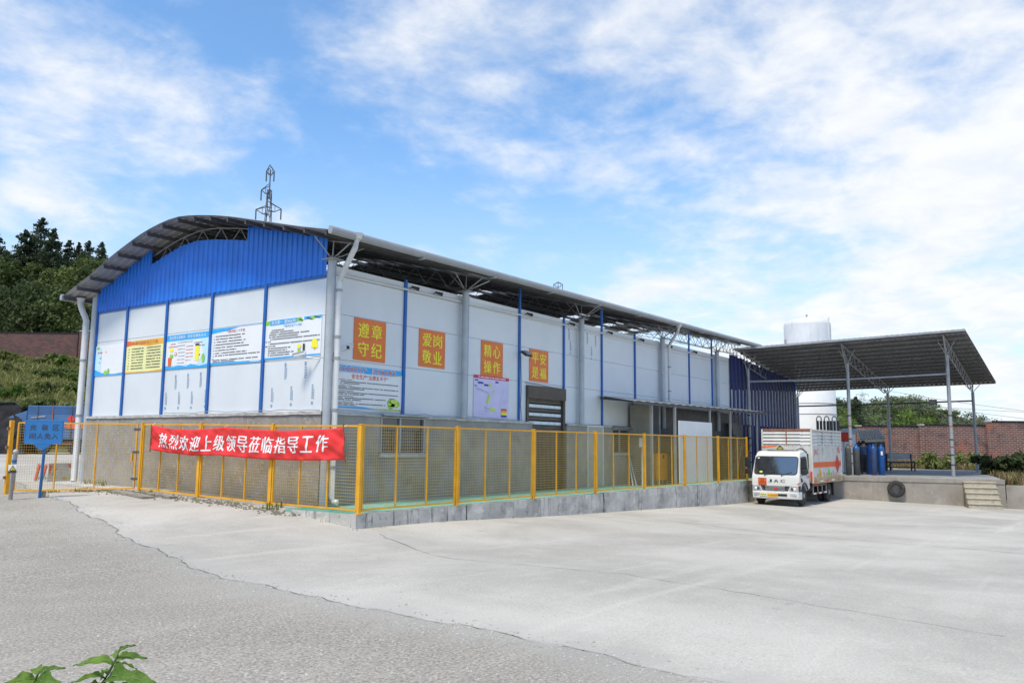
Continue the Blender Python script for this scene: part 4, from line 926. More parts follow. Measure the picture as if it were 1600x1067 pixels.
an = thing('lean_to_shed', 'dark open lean-to shed with thin metal roof against the long wall', 'shed', (19, -.9, .3))
m = MB(); ns = 80; x0, x1 = 12.9, 26.9
def AR(u, v):
    x = x0+(x1-x0)*u; k = int(round(u*ns)) % 4
    return (x, -1.55+1.44*v, 3.30+.008*(x-x0)+.22*v+(.022 if k in (1, 2) else 0))
m.grid(AR, ns, 2); m.build('roof_sheet', 'zinc', an, fixn=False)
MB().bar((x0,-1.5,3.25),(x1,-1.5,3.25+.008*14),.05,.09).build('front_beam', 'steel_dark', an); MB().bar((x0,-.15,3.44),(x1,-.15,3.44+.11),.05,.08).build('rear_beam', 'steel_dark', an)
for k in range(9): x = x0+.3+k*1.66; MB().bar((x,-1.5,3.29+.008*(x-x0)),(x,-.14,3.49+.008*(x-x0)),.04,.05).build('rafter', 'steel_dark', an)
for x, w in ((14.30,.05),(16.25,.09),(19.75,.07),(22.1,.08),(25.6,.07)): MB().box(x-w/2,x+w/2,-1.5-w/2,-1.5+w/2,.303,3.22+.008*(x-x0)).build('post', 'steel', an)
MB().box(15.22, 15.40, -.95, -.12, .303, 3.30).build('side_wall', 'dock', an, bevel=.01); MB().box(15.405, 15.8, -.16, -.105, .303, 3.36).build('side_wall', 'concrete', an)
MB().box(17.3,17.45,-.35,-.11,.303,3.4).build('pillar', 'column', an)
# stacked things inside
MB().box(16.38, 19.68, -1.62, -1.585, .32, 2.72).build('white_screen', 'panel', an, bevel=.005)
MB().box(17.98, 18.0, -1.623, -1.62, .5, 1.5).build('screen_stain', 'greyink', an)
mt = thing('meter_box', 'small grey electric box on a white pipe beside the lean-to shed wall', 'meter box', (14.0, -1.25, .3))
MB().box(13.82,14.06,-1.34,-1.2,1.70,2.03).build('box', 'pvc', mt, bevel=.012); MB().tube([(13.98,-1.27,.303),(13.98,-1.27,1.70)],.055,10).build('pipe','pvc',mt,smooth=40); MB().box(13.85,14.03,-1.347,-1.341,1.73,2.0).build('lid','column',mt)
for k, (a, c) in enumerate((((14.1,-.80,.31),(15.0,-.14,1.50)),((14.28,-.85,.31),(15.08,-.14,1.42)))):
    MB().bar(a, c, .035, .03).build('leaning_pole', 'pvc', label=('left' if k == 0 else 'right')+' white pole leaning against the wall left of the meter box', cat='pole', group='poles leaning at the wall')
cb_ = thing('orange_cabinet', 'orange steel machine cabinet on a pallet under the lean-to roof', 'cabinet', (15.9, -.9, .3))
MB().box(15.42,16.28,-1.12,-.35,.47,1.47).build('cabinet_body','cabinet',cb_,bevel=.015); MB().box(16.285,16.50,-1.08,-.40,.47,1.47).build('side_cabinet','cabinet',cb_,bevel=.015)
MB().box(15.62,15.80,-1.126,-1.121,1.05,1.17).build('name_plate','steel',cb_); MB().box(15.95,16.09,-1.126,-1.121,1.28,1.40).build('control_panel','black',cb_)
for x in (15.5,15.9,16.35): MB().box(x,x+.12,-1.1,-.4,.303,.468).build('pallet_leg','wood',cb_)
for k, (x, y, w, h, mtl, lab) in enumerate(((23.3,-1.1,.7,1.9,'steel_dark','dark machine frame under the lean-to behind the fence'),(24.5,-1.0,.9,1.5,'rust','rusty rack under the lean-to next to the truck'))):
    t = thing('machine_frame', lab, 'machine', (x, y, .3)); 
    for sx in (-w/2, w/2):
        for sy in (-.3, .3): MB().box(x+sx-.03,x+sx+.03,y+sy-.03,y+sy+.03,.303,.3+h).build('leg', mtl, t)
    MB().box(x-w/2-.05,x+w/2+.05,y-.35,y+.35,.3+h,.36+h).build('top', mtl, t); MB().box(x-w/2,x+w/2,y-.3,y+.3,.8,1.3).build('crate', 'wood' if k else 'steel_dark', t)
    MB().bar((x-w/2,y-.33,.4),(x+w/2,y-.33,1.2+h*.3),.05,.05).build('brace', mtl, t)
sb = thing('black_shelf', 'black tall board leaning behind the fence beside the white truck', 'board', (25.7,-.6,.3)); MB().bar((25.5,-.7,.31),(25.6,-.3,2.9),.9,.05,up=(0,1,0)).build('board','black',sb); MB().bar((25.2,-.75,.31),(25.3,-.35,2.7),.08,.08).build('batten','steel_dark',sb)

# blue corrugated wall beyond the warehouse under the canopy
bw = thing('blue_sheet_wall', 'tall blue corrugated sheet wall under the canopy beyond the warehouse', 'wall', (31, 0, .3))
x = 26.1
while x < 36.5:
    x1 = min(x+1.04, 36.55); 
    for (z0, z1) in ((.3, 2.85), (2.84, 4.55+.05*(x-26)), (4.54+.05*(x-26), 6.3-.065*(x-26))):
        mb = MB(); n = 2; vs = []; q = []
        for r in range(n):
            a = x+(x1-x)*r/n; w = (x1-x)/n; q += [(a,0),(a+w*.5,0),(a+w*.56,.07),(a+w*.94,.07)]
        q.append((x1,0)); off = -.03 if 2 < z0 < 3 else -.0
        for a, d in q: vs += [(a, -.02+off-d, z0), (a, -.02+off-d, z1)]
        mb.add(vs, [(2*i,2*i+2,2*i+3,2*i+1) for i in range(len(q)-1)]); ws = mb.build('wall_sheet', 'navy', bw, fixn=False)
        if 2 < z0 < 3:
            for r in range(n): a = x+(x1-x)*r/n; w = (x1-x)/n; MB().box(a+w*.10, a+w*.42, -.075, -.052, z0+.01, z1-.01).build('painted_sun_stripe', 'sun_stripe', ws)  # pale strips added to stand in for sunlit ribs below the canopy shadow
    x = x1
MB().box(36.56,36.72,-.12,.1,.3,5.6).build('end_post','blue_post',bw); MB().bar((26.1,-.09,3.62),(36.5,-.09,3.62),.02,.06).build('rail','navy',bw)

# ------------------------------------------------------------------ loading dock
dk = thing('loading_dock', 'grey concrete loading dock with platform under the canopy', 'loading dock', (33, -6, -.9))
A = [(27.55,-2.22),(28.24,-4.66),(29.87,-11.16),(39.2,-9.5),(46.5,-10.4),(47.5,1.2),(36.8,1.2),(36.8,-.06),(27.55,-.06)]
m = MB().prism(A, lambda p, s: (p[0], p[1], -1.6+s*1.996), 0, 1); m.build('platform', 'dock', dk)
m = MB().prism([(27.58,-2.25),(28.28,-4.66),(29.90,-11.10),(39.2,-9.46),(46.4,-10.3),(47.4,1.1),(36.8,1.1),(36.8,-.1),(27.58,-.1)], lambda p, s: (p[0], p[1], .398+s*.006), 0, 1); m.build('platform_floor', 'docktop', dk)
dv = Vector((29.87-28.24, -11.16+4.66, 0)).normalized(); nv = Vector((dv.y, -dv.x, 0)); nv = nv if nv.x < 0 else -nv
e0 = Vector((28.24,-4.66,0)); 
m = MB(); m.add([tuple(e0+dv*a+nv*o+Vector((0,0,z))) for a, o, z in ((-2.4,.0,.20),(6.7,.0,.20),(6.7,.03,.20),(-2.4,.03,.20),(-2.4,.0,.405),(6.7,.0,.405),(6.7,.03,.405),(-2.4,.03,.405))], [(0,3,2,1),(4,5,6,7),(0,1,5,4),(1,2,6,5),(2,3,7,6),(3,0,4,7)]); m.build('edge_beam', 'dock', dk, bevel=.01)
st = thing('concrete_steps', 'five pale concrete steps at the right end of the loading dock', 'steps', tuple(e0+dv*5.6+nv*.6+Vector((0,0,-.9))))
g0 = -.82; n = 5; rise = (.30-g0)/n
for k in range(n):
    a0, a1 = 5.03, 6.30; o1 = 1.45-k*.28; m = MB(); z1 = g0+rise*(k+1)-.05
    m.add([tuple(e0+dv*a+nv*o+Vector((0,0,z))) for z in (g0-.25, z1) for a, o in ((a0,.03),(a1,.03),(a1,o1),(a0,o1))], [(0,3,2,1),(4,5,6,7),(0,1,5,4),(1,2,6,5),(2,3,7,6),(3,0,4,7)])
    sp_ = m.build('step', 'step', st, bevel=.012); m = MB()
    m.add([tuple(e0+dv*a+nv*o+Vector((0,0,z))) for z in (z1+.002, z1+.05) for a, o in ((a0-.015,o1-.31),(a1+.015,o1-.31),(a1+.015,o1+.035),(a0-.015,o1+.035))], [(0,3,2,1),(4,5,6,7),(0,1,5,4),(1,2,6,5),(2,3,7,6),(3,0,4,7)]); m.build('tread', 'step', sp_, bevel=.01)
# low wall continuing right, and the weedy bank behind it
lw = thing('low_retaining_wall', 'low concrete retaining wall running right from the dock steps', 'retaining wall', (31, -16, -1))
k = 0; yv = -11.18
while yv > -30:
    y1 = yv-2.8; xa = 29.9+(-11.16-yv)*.27; xb = 29.9+(-11.16-y1)*.27
    m = MB().prism([(xa,yv-.006),(xb,y1+.006),(xb+.3,y1+.006),(xa+.3,yv-.006)], lambda p, s: (p[0],p[1],-1.6+s*1.76), 0, 1); m.build('wall_segment','dock',lw,bevel=.01); yv = y1
# tyre fender
ty = e0+dv*2.28+nv*.14+Vector((0,0,-.12)); prof = []
tf = thing('fender_tyre', 'old black tyre hung on the dock front as a bumper', 'tyre', tuple(ty-Vector((0,0,.38))))
m = MB(); nn = 28; rp = [(.20,-.06),(.22,-.10),(.30,-.115),(.36,-.10),(.385,-.05),(.385,.05),(.36,.10),(.30,.115),(.22,.10),(.20,.06)]; vs = []
for r, h_ in rp:
    for q in range(nn): t = 2*math.pi*q/nn; vs.append(tuple(ty+dv*(r*math.cos(t))+Vector((0,0,r*math.sin(t)))+nv*h_))
m.add(vs, [(i*nn+q, i*nn+(q+1)%nn, ((i+1)%len(rp))*nn+(q+1)%nn, ((i+1)%len(rp))*nn+q) for i in range(len(rp)) for q in range(nn)]); m.build('tyre','rubber',tf,smooth=50)
MB().tube([ty+Vector((0,0,.22))+nv*.0, ty+Vector((0,0,.56))-nv*.10], .012, 5).build('rope','wood',tf)

# ------------------------------------------------------------------ canopy
cp = thing('loading_canopy', 'large mono-pitch metal canopy on steel poles over the loading dock', 'canopy', (34, -5, .4))
FLc, FRc, BRc, BLc = Vector((26.75,.0,6.63)), Vector((30.4,-9.9,7.33)), Vector((44.1,-9.9,5.74)), Vector((39.9,.75,5.32))
def CR(u, v, dz=0): return (FLc*(1-u)+FRc*u)*(1-v)+(BLc*(1-u)+BRc*u)*v+Vector((0,0,dz))
nsh = 11
for k in range(nsh):
    q = []; w = 1/nsh
    for r in range(4):
        b = (k+r/4)*w; q += [(b,0),(b+w*.14,0),(b+w*.16,.035),(b+w*.23,.035)]
    q.append(((k+1)*w, 0)); nv_ = 10; m = MB(); vs = [tuple(CR(u, j/nv_, dz)) for u, dz in q for j in range(nv_+1)]
    fs = [(i*(nv_+1)+j, (i+1)*(nv_+1)+j, (i+1)*(nv_+1)+j+1, i*(nv_+1)+j+1) for i in range(len(q)-1) for j in range(nv_)]
    m.add(vs, fs); m.build('roof_sheet', 'zinc', cp, fixn=False)
for j in range(15):
    v = .012+j*(.976/14); MB().bar(CR(.003, v, -.05), CR(.997, v, -.05), .06, .09).build('purlin', 'steel_dark', cp)
MB().bar(CR(0,0,-.03)+Vector((-.03,0,0)), CR(1,0,-.03)+Vector((-.03,0,0)), .03, .10).build('fascia', 'zinc', cp)
FP = [(28.01,-.28),(30.06,-4.65),(31.42,-8.94)]; BP = [(38.92,.45),(40.94,-4.39),(43.07,-8.72)]
def uv_of(x, y):
    u, v = .5, .5
    for _ in range(40):
        p = CR(u, v); du = CR(u+1e-3, v)-p; dvv = CR(u, v+1e-3)-p; a = np.array([[du.x, dvv.x],[du.y, dvv.y]])/1e-3; e = np.array([x-p.x, y-p.y]); s = np.linalg.solve(a, e); u += s[0]; v += s[1]
    return u, v
for k in range(3):
    f, b = FP[k], BP[k]; uf, vf = uv_of(*f); ub, vb = uv_of(*b); zf, zb_ = CR(uf, vf).z, CR(ub, vb).z
    pf = MB().tube([(f[0],f[1],.404),(f[0],f[1],zf-.85)], .085, 12).build('pole','steel',cp,smooth=40); MB().tube([(b[0],b[1],.404),(b[0],b[1],zb_-.62)], .085, 12).build('pole','steel',cp,smooth=40)
    MB().box(f[0]-.16,f[0]+.16,f[1]-.16,f[1]+.16,.404,.42).build('base_plate','steel',pf)
    # black and yellow warning marks low on the front poles
    for z, mt_ in ((.95,'ink'),(1.42,'ink'),(1.80,'rust'),(2.15,'ink'),(2.78,'rust'),(3.3,'ink')): MB().tube([(f[0],f[1],z),(f[0],f[1],z+.07)], .0875, 12).build('warning_band', mt_, pf, smooth=40)
    ts, te = .02, .985; n = 22
    def TU(t, d): u = uf+(ub-uf)*(t-vf)/(vb-vf); return CR(u, t, d)
    dep = lambda t: -.12-.62*min(1, (t-ts)/.09)*min(1, max(.15, (te-t)/.14))
    t_ = MB().tube([TU(ts,-.12), TU(te,-.12)], .035, 6).build('truss','steel',cp)
    MB().tube([TU(ts+(te-ts)*i/20, dep(ts+(te-ts)*i/20)) for i in range(1, 20)], .03, 6).build('bottom_chord','steel',t_)
    w = MB()
    for i in range(1, n):
        a, c = ts+(te-ts)*i/(n+1), ts+(te-ts)*(i+1)/(n+1); w.tube([TU(a,-.12 if i%2 else dep(a)), TU(c, dep(c) if i%2 else -.12)], .018, 5)
    w.build('web_bars','steel',t_)
    br = MB(); b2 = MB(); top = Vector((f[0],f[1],zf-1.5))
    br.tube([top, TU(ts+.01,-.13)], .025, 6); b2.tube([Vector((b[0],b[1],zb_-.64)), TU(min(.99,vb+.06),-.14)], .025, 6); b2.tube([Vector((b[0],b[1],zb_-.64)), TU(vb-.07,-.5)], .025, 6); b2.tube([Vector((b[0],b[1],zb_-.64)), TU(vb,-.14)], .02, 6)
    for s in (-1, 1): br.tube([Vector((f[0],f[1],zf-.86)), TU(vf,-.15)+Vector((.15*s,-.35*s,0))], .022, 6); b2.tube([Vector((b[0],b[1],zb_-.64)), TU(vb,-.15)+Vector((.12*s,-.4*s,0))], .02, 6)
    br.build('knee_brace','steel',cp); b2.build('knee_brace','steel',cp)
MB().tube([(FP[0][0],FP[0][1],5.05),(FP[1][0],FP[1][1],5.15),(FP[2][0],FP[2][1],5.35)], .05, 8).build('tie_beam','steel',cp)
MB().tube([(BP[0][0],BP[0][1],4.28),(BP[1][0],BP[1][1],4.42),(BP[2][0],BP[2][1],4.62)], .045, 8).build('tie_beam','steel_dark',cp)
lb = Vector((BP[1][0],BP[1][1],4.42)).lerp(Vector((BP[2][0],BP[2][1],4.62)), .53)
lmp = thing('canopy_flood_light','dark rectangular lamp on the rear tie beam of the canopy','flood light',tuple(lb-Vector((0,0,.2))))
MB().box(lb.x-.14,lb.x+.1,lb.y-.22,lb.y+.22,lb.z-.16,lb.z+.16).build('lamp_housing','steel_dark',lmp,bevel=.02); MB().box(lb.x-.16,lb.x-.141,lb.y-.18,lb.y+.18,lb.z-.12,lb.z+.12).build('lens','steel',lmp)

# ------------------------------------------------------------------ tank, vaporiser, shed behind the dock
tkc = (43.6, 1.0); tk = thing('storage_tank','tall white cylindrical storage tank rising behind the canopy','tank',(tkc[0],tkc[1],0))
MB().lathe([(1.52,-1),(1.52,9.95),(1.50,10.08),(1.40,10.22),(1.1,10.38),(.6,10.49),(0,10.53)], (tkc[0],tkc[1],0), 48).build('shell','tank',tk,smooth=50)
MB().lathe([(1.66,-1),(1.66,5.8),(1.60,5.9),(1.53,5.95)], (tkc[0],tkc[1],0), 48).build('lower_jacket','white',tk,smooth=50)
for z in (3.9, 4.6): MB().lathe([(1.662,z),(1.675,z+.01),(1.675,z+.04),(1.662,z+.05)], (tkc[0],tkc[1],0), 48).build('seam_band','greyink',tk)
d = (CAM-Vector((tkc[0],tkc[1],1.75))).normalized(); r_ = Vector((-d.y, d.x, 0)); r_ = r_ if r_.dot(RT) > 0 else -r_
s = Vector((tkc[0],tkc[1],0))+r_*1.36+d*.75; MB().tube([s+Vector((0,0,6)), s+Vector((0,0,10.35))], .055, 8).build('vent_pipe','pvc',tk); MB().tube([Vector((tkc[0],tkc[1],10.5)), Vector((tkc[0],tkc[1],10.75))], .06, 8).build('top_valve','steel',tk)
s = Vector((tkc[0],tkc[1],0))-r_*1.42+d*.65; MB().bar(s+Vector((0,0,8.5)), s+Vector((0,0,9.0)), .12, .1).build('gauge_plate','steel',tk); m = MB()
for o in (-.2,.2): m.tube([Vector((tkc[0],tkc[1],0))+r_*1.0+d*1.22+r_*o+Vector((0,0,0)), Vector((tkc[0],tkc[1],0))+r_*1.0+d*1.22+r_*o+Vector((0,0,2))], .02, 5)
m.build('ladder_rail','steel',tk)
vp = thing('air_vaporiser','rack of dark finned tubes with arched tops seen above the truck box','vaporiser',tuple(at(1294,690,47)-Vector((0,0,1))))
vv0 = at(1276,690,47); vv1 = at(1313,690,47); dd = (vv1-vv0)/7; dd.z = 0
for k in range(7):
    p = vv0+dd*(k+.5); p.z = 0; MB().tube([p+Vector((0,0,.4)), p+Vector((0,0,3.28))], .075, 8).build('finned_tube','steel_dark',vp)
    if k % 2 == 0 and k < 6 or k == 6:
        pass
for k in range(3):
    p = vv0+dd*(k*2.3+.25); q = p+dd*1.35; c = (p+q)/2; rr = (q-p).length/2; m = MB(); m.tube([Vector((p.x,p.y,2.4))]+[Vector((c.x,c.y,3.38))+(p-q).normalized()*rr*math.cos(t)+Vector((0,0,rr*1.2*math.sin(t))) for t in np.linspace(0, math.pi, 10)]+[Vector((q.x,q.y,2.4))], .035, 8); m.build('return_bend','column',vp,smooth=40)
shd = thing('small_shed','small open shed with corrugated grey roof behind the gas cylinders','shed',tuple(at(1350,738,46)))
a0, a1, a2, a3 = at(1338.5,672,48), at(1374.5,670.5,48), at(1383.5,685.5,46.2), at(1343,686.5,46.2); m = MB(); nq = 44
m.grid(lambda u, v: (a3*(1-u)+a2*u)*(1-v)+(a0*(1-u)+a1*u)*v+Vector((0,0,.03 if int(round(u*nq))%4 in (1,2) else 0)), nq, 2); m.build('roof_sheet','zinc',shd,fixn=False)
m = MB(); q = [a3, a2, a2+Vector((0,0,-.16)), a3+Vector((0,0,-.16))]; m.add(q, [(0,1,2,3)]); m.build('fascia_board','step',shd)
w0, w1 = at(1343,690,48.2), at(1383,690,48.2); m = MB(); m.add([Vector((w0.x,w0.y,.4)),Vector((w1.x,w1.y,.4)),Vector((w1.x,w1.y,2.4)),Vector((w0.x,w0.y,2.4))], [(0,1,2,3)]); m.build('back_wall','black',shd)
for px in (1342,1366): p = at(px,690,46.4); MB().box(p.x-.05,p.x+.05,p.y-.05,p.y+.05,.4,2.15).build('post','steel_dark',shd)
p = at(1352,690,46.9); MB().box(p.x-.6,p.x+.6,p.y-.5,p.y+.5,.4,2.05).build('painted_shade_box','black',shd)  # black box added for the shade inside the shed's open front
scr = thing('sheet_screen','pale blue and white sheet screen between the truck and the small shed','screen',tuple(at(1323,738,45)))
s0, s1 = at(1314,690,45.5), at(1337,690,45.5); m = MB(); m.add([Vector((s0.x,s0.y,.404)),Vector((s1.x,s1.y,.404)),Vector((s1.x,s1.y,2.5)),Vector((s0.x,s0.y,2.5))], [(0,1,2,3)]); so2 = m.build('sheet','panel',scr); so2.modifiers.new('t','SOLIDIFY').thickness = .05
m = MB(); u0 = s0+(s1-s0)*-.02; m.add([Vector((u0.x-.15,u0.y,2.52)),Vector((s1.x-.15,s1.y,2.52)),Vector((s1.x+.5,s1.y,2.80)),Vector((u0.x+.5,u0.y,2.80))], [(0,1,2,3)]); m.build('roof_sheet','pale_blue',scr).modifiers.new('t','SOLIDIFY').thickness = .03
p = at(1318,682,44.8); rs = MB().box(p.x-.03,p.x+.0,p.y-.26,p.y+.26,p.z-.28,p.z+.24).build('red_board','redpaint',scr); MB().box(p.x-.012,p.x+.012,p.y-.02,p.y+.02,.404,p.z-.28).build('board_post','steel',rs)

# ------------------------------------------------------------------ gas cylinders on the dock
def cylinder(name, label, x, y, z, bodym, topm, h=1.42, r=.117, group=None, tag=False):
    t = thing(name, label, 'gas cylinder', (x, y, z), group=group)
    MB().lathe([(r*.86,0),(r,.02),(r,h-.16),(r*.99,h-.16)], (x,y,z), 24).build('body',bodym,t,smooth=50)
    MB().lathe([(r,h-.159),(r*.95,h-.09),(r*.80,h-.035),(r*.58,h+.005),(r*.44,h+.02),(r*.44,h+.05)], (x,y,z), 24).build('shoulder',topm,t,smooth=60)
    MB().lathe([(r*.43,h+.045),(r*.42,h+.10),(r*.28,h+.12),(0,h+.125)], (x,y,z), 12).build('valve_cap',topm,t,smooth=50)
    if tag: a = (CAM-Vector((x,y,1.75))).normalized(); c = Vector((x,y,z+h*.78))+a*(r+.002); s_ = Vector((-a.y,a.x,0)); m = MB(); m.add([c+s_*q+Vector((0,0,v)) for q, v in ((-.02,-.11),(.07,-.11),(.07,.08),(-.02,.08))], [(0,1,2,3)]); m.build('white_tag','white',t)
    return t
for px, py, d_, bm_, tm_, lab, tg in ((1378.5,742.3,41.6,'cyl_blue','cyl_blue','bright blue gas cylinder with white tag, rightmost on the dock',1),(1366.3,742.2,41.9,'cyl_navy','cyl_blue','dull navy gas cylinder between two blue cylinders on the dock',0),(1360.5,741.2,42.8,'cyl_blue','cyl_blue','blue gas cylinder partly hidden beside the standing person',0),(1339.5,742.3,41.6,'cyl_grey','cyl_blue','dark grey gas cylinder with blue top right of the pole',0),(1327,742.3,41.6,'cyl_grey','cyl_grey','dark grey gas cylinder behind the left side of the pole',0)):
    p = at(px, py, d_); s_ = (0.404-1.75)/(p.z-1.75); p = CAM+(p-CAM)*s_; cylinder('gas_cylinder', lab, p.x, p.y, .404, bm_, tm_, 1.42, .155 if 'tag' in lab or 'grey' in lab else .15, 'gas cylinders standing on the dock', tg)
# bench
bp = at(1410.5,735.5,49); s_ = (.404-1.75)/(bp.z-1.75); bp = CAM+(bp-CAM)*s_; bu = Vector((RT.x,RT.y,0)).normalized(); bv_ = Vector((-bu.y,bu.x,0)); bv_ = bv_ if bv_.dot(FW) > 0 else -bv_
be = thing('bench','dark metal bench with grey backrest standing by the rear canopy pole','bench',tuple(bp))
def BQ(a, b_, c): return Vector((bp.x,bp.y,.404))+bu*a+bv_*b_+Vector((0,0,c))
hw = .74
for a in (-hw, hw):
    for b_ in (0, .42): MB().bar(BQ(a,b_,0), BQ(a,b_,.50 if b_ == 0 else 1.0), .07, .07).build('leg','black',be)
MB().bar(BQ(-hw,0,.50), BQ(hw,0,.50), .07, .07).bar(BQ(-hw,.42,.50), BQ(hw,.42,.50), .07, .07).build('seat_rail','black',be); MB().bar(BQ(-hw,.21,.545), BQ(hw,.21,.545), .44, .03).build('seat','steel_dark',be); MB().bar(BQ(-hw,0,.22), BQ(hw,0,.22), .05, .05).build('stretcher','black',be)
MB().bar(BQ(-hw-.05,.44,.86), BQ(hw+.05,.44,.86), .04, .34).build('backrest','steel',be,bevel=.01)

# ------------------------------------------------------------------ person
def skin(name, pts, edges, rad, mat, parent, sub=2, root=0):
    me = bpy.data.meshes.new(name); me.from_pydata(pts, edges, []); o = bpy.data.objects.new(name, me); COL.objects.link(o)
    md = o.modifiers.new('s','SKIN'); md.use_smooth_shade = True
    for i, r in enumerate(rad): v = me.skin_vertices[0].data[i]; v.radius = r if isinstance(r, tuple) else (r, r); v.use_root = (i == root)
    o.modifiers.new('d','SUBSURF').levels = sub
    m2 = bpy.data.meshes.new_from_object(o.evaluated_get(bpy.context.evaluated_depsgraph_get())); bpy.data.objects.remove(o); bpy.data.meshes.remove(me)
    m2.materials.clear(); m2.materials.append(MT[mat]); m2.polygons.foreach_set('use_smooth', [True]*len(m2.polygons)); m2.name = name
    o = bpy.data.objects.new(name, m2); COL.objects.link(o); o.parent = parent; ORG[o] = ORG[parent]; return o
pp = at(1351.0,740.5,43.4); s_ = (.404-1.75)/(pp.z-1.75); pp = CAM+(pp-CAM)*s_
fdir = Vector((FW.x,FW.y,0)).normalized(); pr_ = thing('person','person with short black hair in dark shirt standing behind the blue cylinders','person',(pp.x,pp.y,.404),rotz=math.atan2(fdir.y,fdir.x)-R(25))
# local: +X forward, +Y left
P_ = [(0,0,.93),(.0,0,1.12),(.01,0,1.30),(.01,0,1.43),(.03,0,1.50),(.05,0,1.60),(.05,0,1.68), (0,.10,.88),(.02,.11,.48),(-.02,.115,.09),(.13,.12,.04), (0,-.10,.88),(.0,-.11,.48),(-.04,-.115,.09),(.11,-.12,.04), (.0,.18,1.40),(.03,.25,1.14),(.22,.24,1.02),(.27,.235,1.0),(.32,.23,.985), (.0,-.18,1.40),(.05,-.26,1.15),(.24,-.22,1.04),(.29,-.21,1.03),(.34,-.20,1.015)]
E_ = [(0,1),(1,2),(2,3),(3,4),(4,5),(5,6),(0,7),(7,8),(8,9),(9,10),(0,11),(11,12),(12,13),(13,14),(3,15),(15,16),(16,17),(17,18),(18,19),(3,20),(20,21),(21,22),(22,23),(23,24)]
r_s = [(.12,.15),(.10,.135),(.11,.16),(.07,.10),.055,(.085,.075),(.075,.068),.085,.06,.042,.035,.085,.06,.042,.035,.06,.045,.033,.034,.02,.06,.045,.033,.034,.02]
# fingers
base = len(P_)
for s, hand, wr in ((1,19,(.32,.23,.985)),(-1,24,(.34,-.20,1.015))):
    for k, (dy, L) in enumerate(((-.026,.065),(-.009,.075),(.009,.07),(.025,.055))):
        i = len(P_); P_.append((wr[0]+.03,wr[1]+dy,wr[2]-.005)); P_.append((wr[0]+.03+L*.6,wr[1]+dy*1.1,wr[2]-.015)); P_.append((wr[0]+.03+L,wr[1]+dy*1.1,wr[2]-.04)); E_ += [(hand,i),(i,i+1),(i+1,i+2)]; r_s += [.009,.008,.007]
    i = len(P_); P_.append((wr[0]-.02,wr[1]-s*.04,wr[2]+.0)); P_.append((wr[0]+.02,wr[1]-s*.06,wr[2]-.01)); E_ += [(hand-1,i),(i,i+1)]; r_s += [.011,.009]
skin('body', P_, E_, r_s, 'skin', pr_, 2)
sc_ = lambda L, idx: [L[i] for i in idx]
ix = [0,1,2,3,15,16,17,20,21,22]; skin('shirt', [P_[i] if i not in (17,22) else tuple(Vector(P_[i-1]).lerp(Vector(P_[i]), .85)) for i in ix], [(0,1),(1,2),(2,3),(3,4),(4,5),(5,6),(3,7),(7,8),(8,9)], [(.145,.185),(.13,.165),(.135,.185),(.095,.125),.078,.062,.05,.078,.062,.05], 'shirt', pr_, 2)
ix = [0,7,8,9,11,12,13]; skin('trousers', [P_[i] for i in ix], [(0,1),(1,2),(2,3),(0,4),(4,5),(5,6)], [(.13,.165),.105,.08,.065,.105,.08,.065], 'trousers', pr_, 2)
m = MB(); m.lathe([(0,1.735),(.05,1.73),(.085,1.70),(.098,1.65),(.095,1.60),(.08,1.565)], (.035,0,0), 16); m.build('hair','hair',pr_,smooth=True)
for y in (.115,-.115): m = MB(); m.box(-.09,.17,y-.045,y+.045,0,.09); m.build('shoe','black',pr_,bevel=.03)
for y in (.09,-.09): MB().lathe([(0,-.03),(.015,-.02),(.018,0),(.012,.02),(0,.025)], (.05,y,1.62), 8).build('ear','skin',pr_,smooth=True)
for y in (.03,-.03): MB().lathe([(0,-.012),(.012,0),(0,.012)], (.132,y,1.63), 8).build('eye','ink',pr_)
MB().add([(.125,-.015,1.575),(.125,.015,1.575),(.128,0,1.63),(.155,0,1.585)], [(0,1,3),(1,2,3),(2,0,3)]).build('nose','skin',pr_); MB().box(.118,.126,-.022,.022,1.545,1.553).build('mouth','rust',pr_)
# ------------------------------------------------------------------ white gas delivery truck (local: +X forward, +Y its left, z up)
tz = gz(22.0, -3.65); TX = 22.05
tr = thing('delivery_truck','white light truck with caged box body backed up to the loading dock','truck',(TX,-3.65,tz),rotz=math.pi)
arch = [(.52*math.cos(t), .43+.52*math.sin(t)) for t in np.linspace(R(162), R(18), 9)]
prof = [(.70,.42),(.735,.62),(.735,1.12),(.70,1.24),(.36,2.06),(.24,2.18),(.05,2.235),(-.66,2.26),(-.80,2.18),(-.82,.70),(-.56,.62)]+arch+[(.54,.42)]
def hwid(z): return .985 if z < 1.22 else .985-.095*(z-1.22)/1.04
m = MB(); n = len(prof)
def rnd(p): return p
vs = [(x, hwid(z)*s, z) for s in (-1, 1) for x, z in prof]
m.add(vs, [tuple(range(n))[::-1], tuple(range(n, 2*n))]+[(i,(i+1)%n,n+(i+1)%n,n+i) for i in range(n)])
cabo = m.build('cab','cab',tr,smooth=35,bevel=.045)
def lerpx(z): return np.interp(z, [.62,1.12,1.24,2.06,2.18], [.735,.735,.70,.36,.24])
def front(u, z, o=.012): # point on the cab front: u = lateral
    return (lerpx(z)+o, u, z)
def fpoly(pts, o): return [front(a, b, o) for a, b in pts]
def rr(x0,x1,z0,z1,r,n=4,tx=0):
    out = []
    for cx_, cz_, a0 in ((x1-r,z0+r,-90),(x1-r,z1-r,0),(x0+r,z1-r,90),(x0+r,z0+r,180)):
        for k in range(n+1): a = R(a0+90*k/n); out.append((cx_+r*math.cos(a), cz_+r*math.sin(a)))
    return out
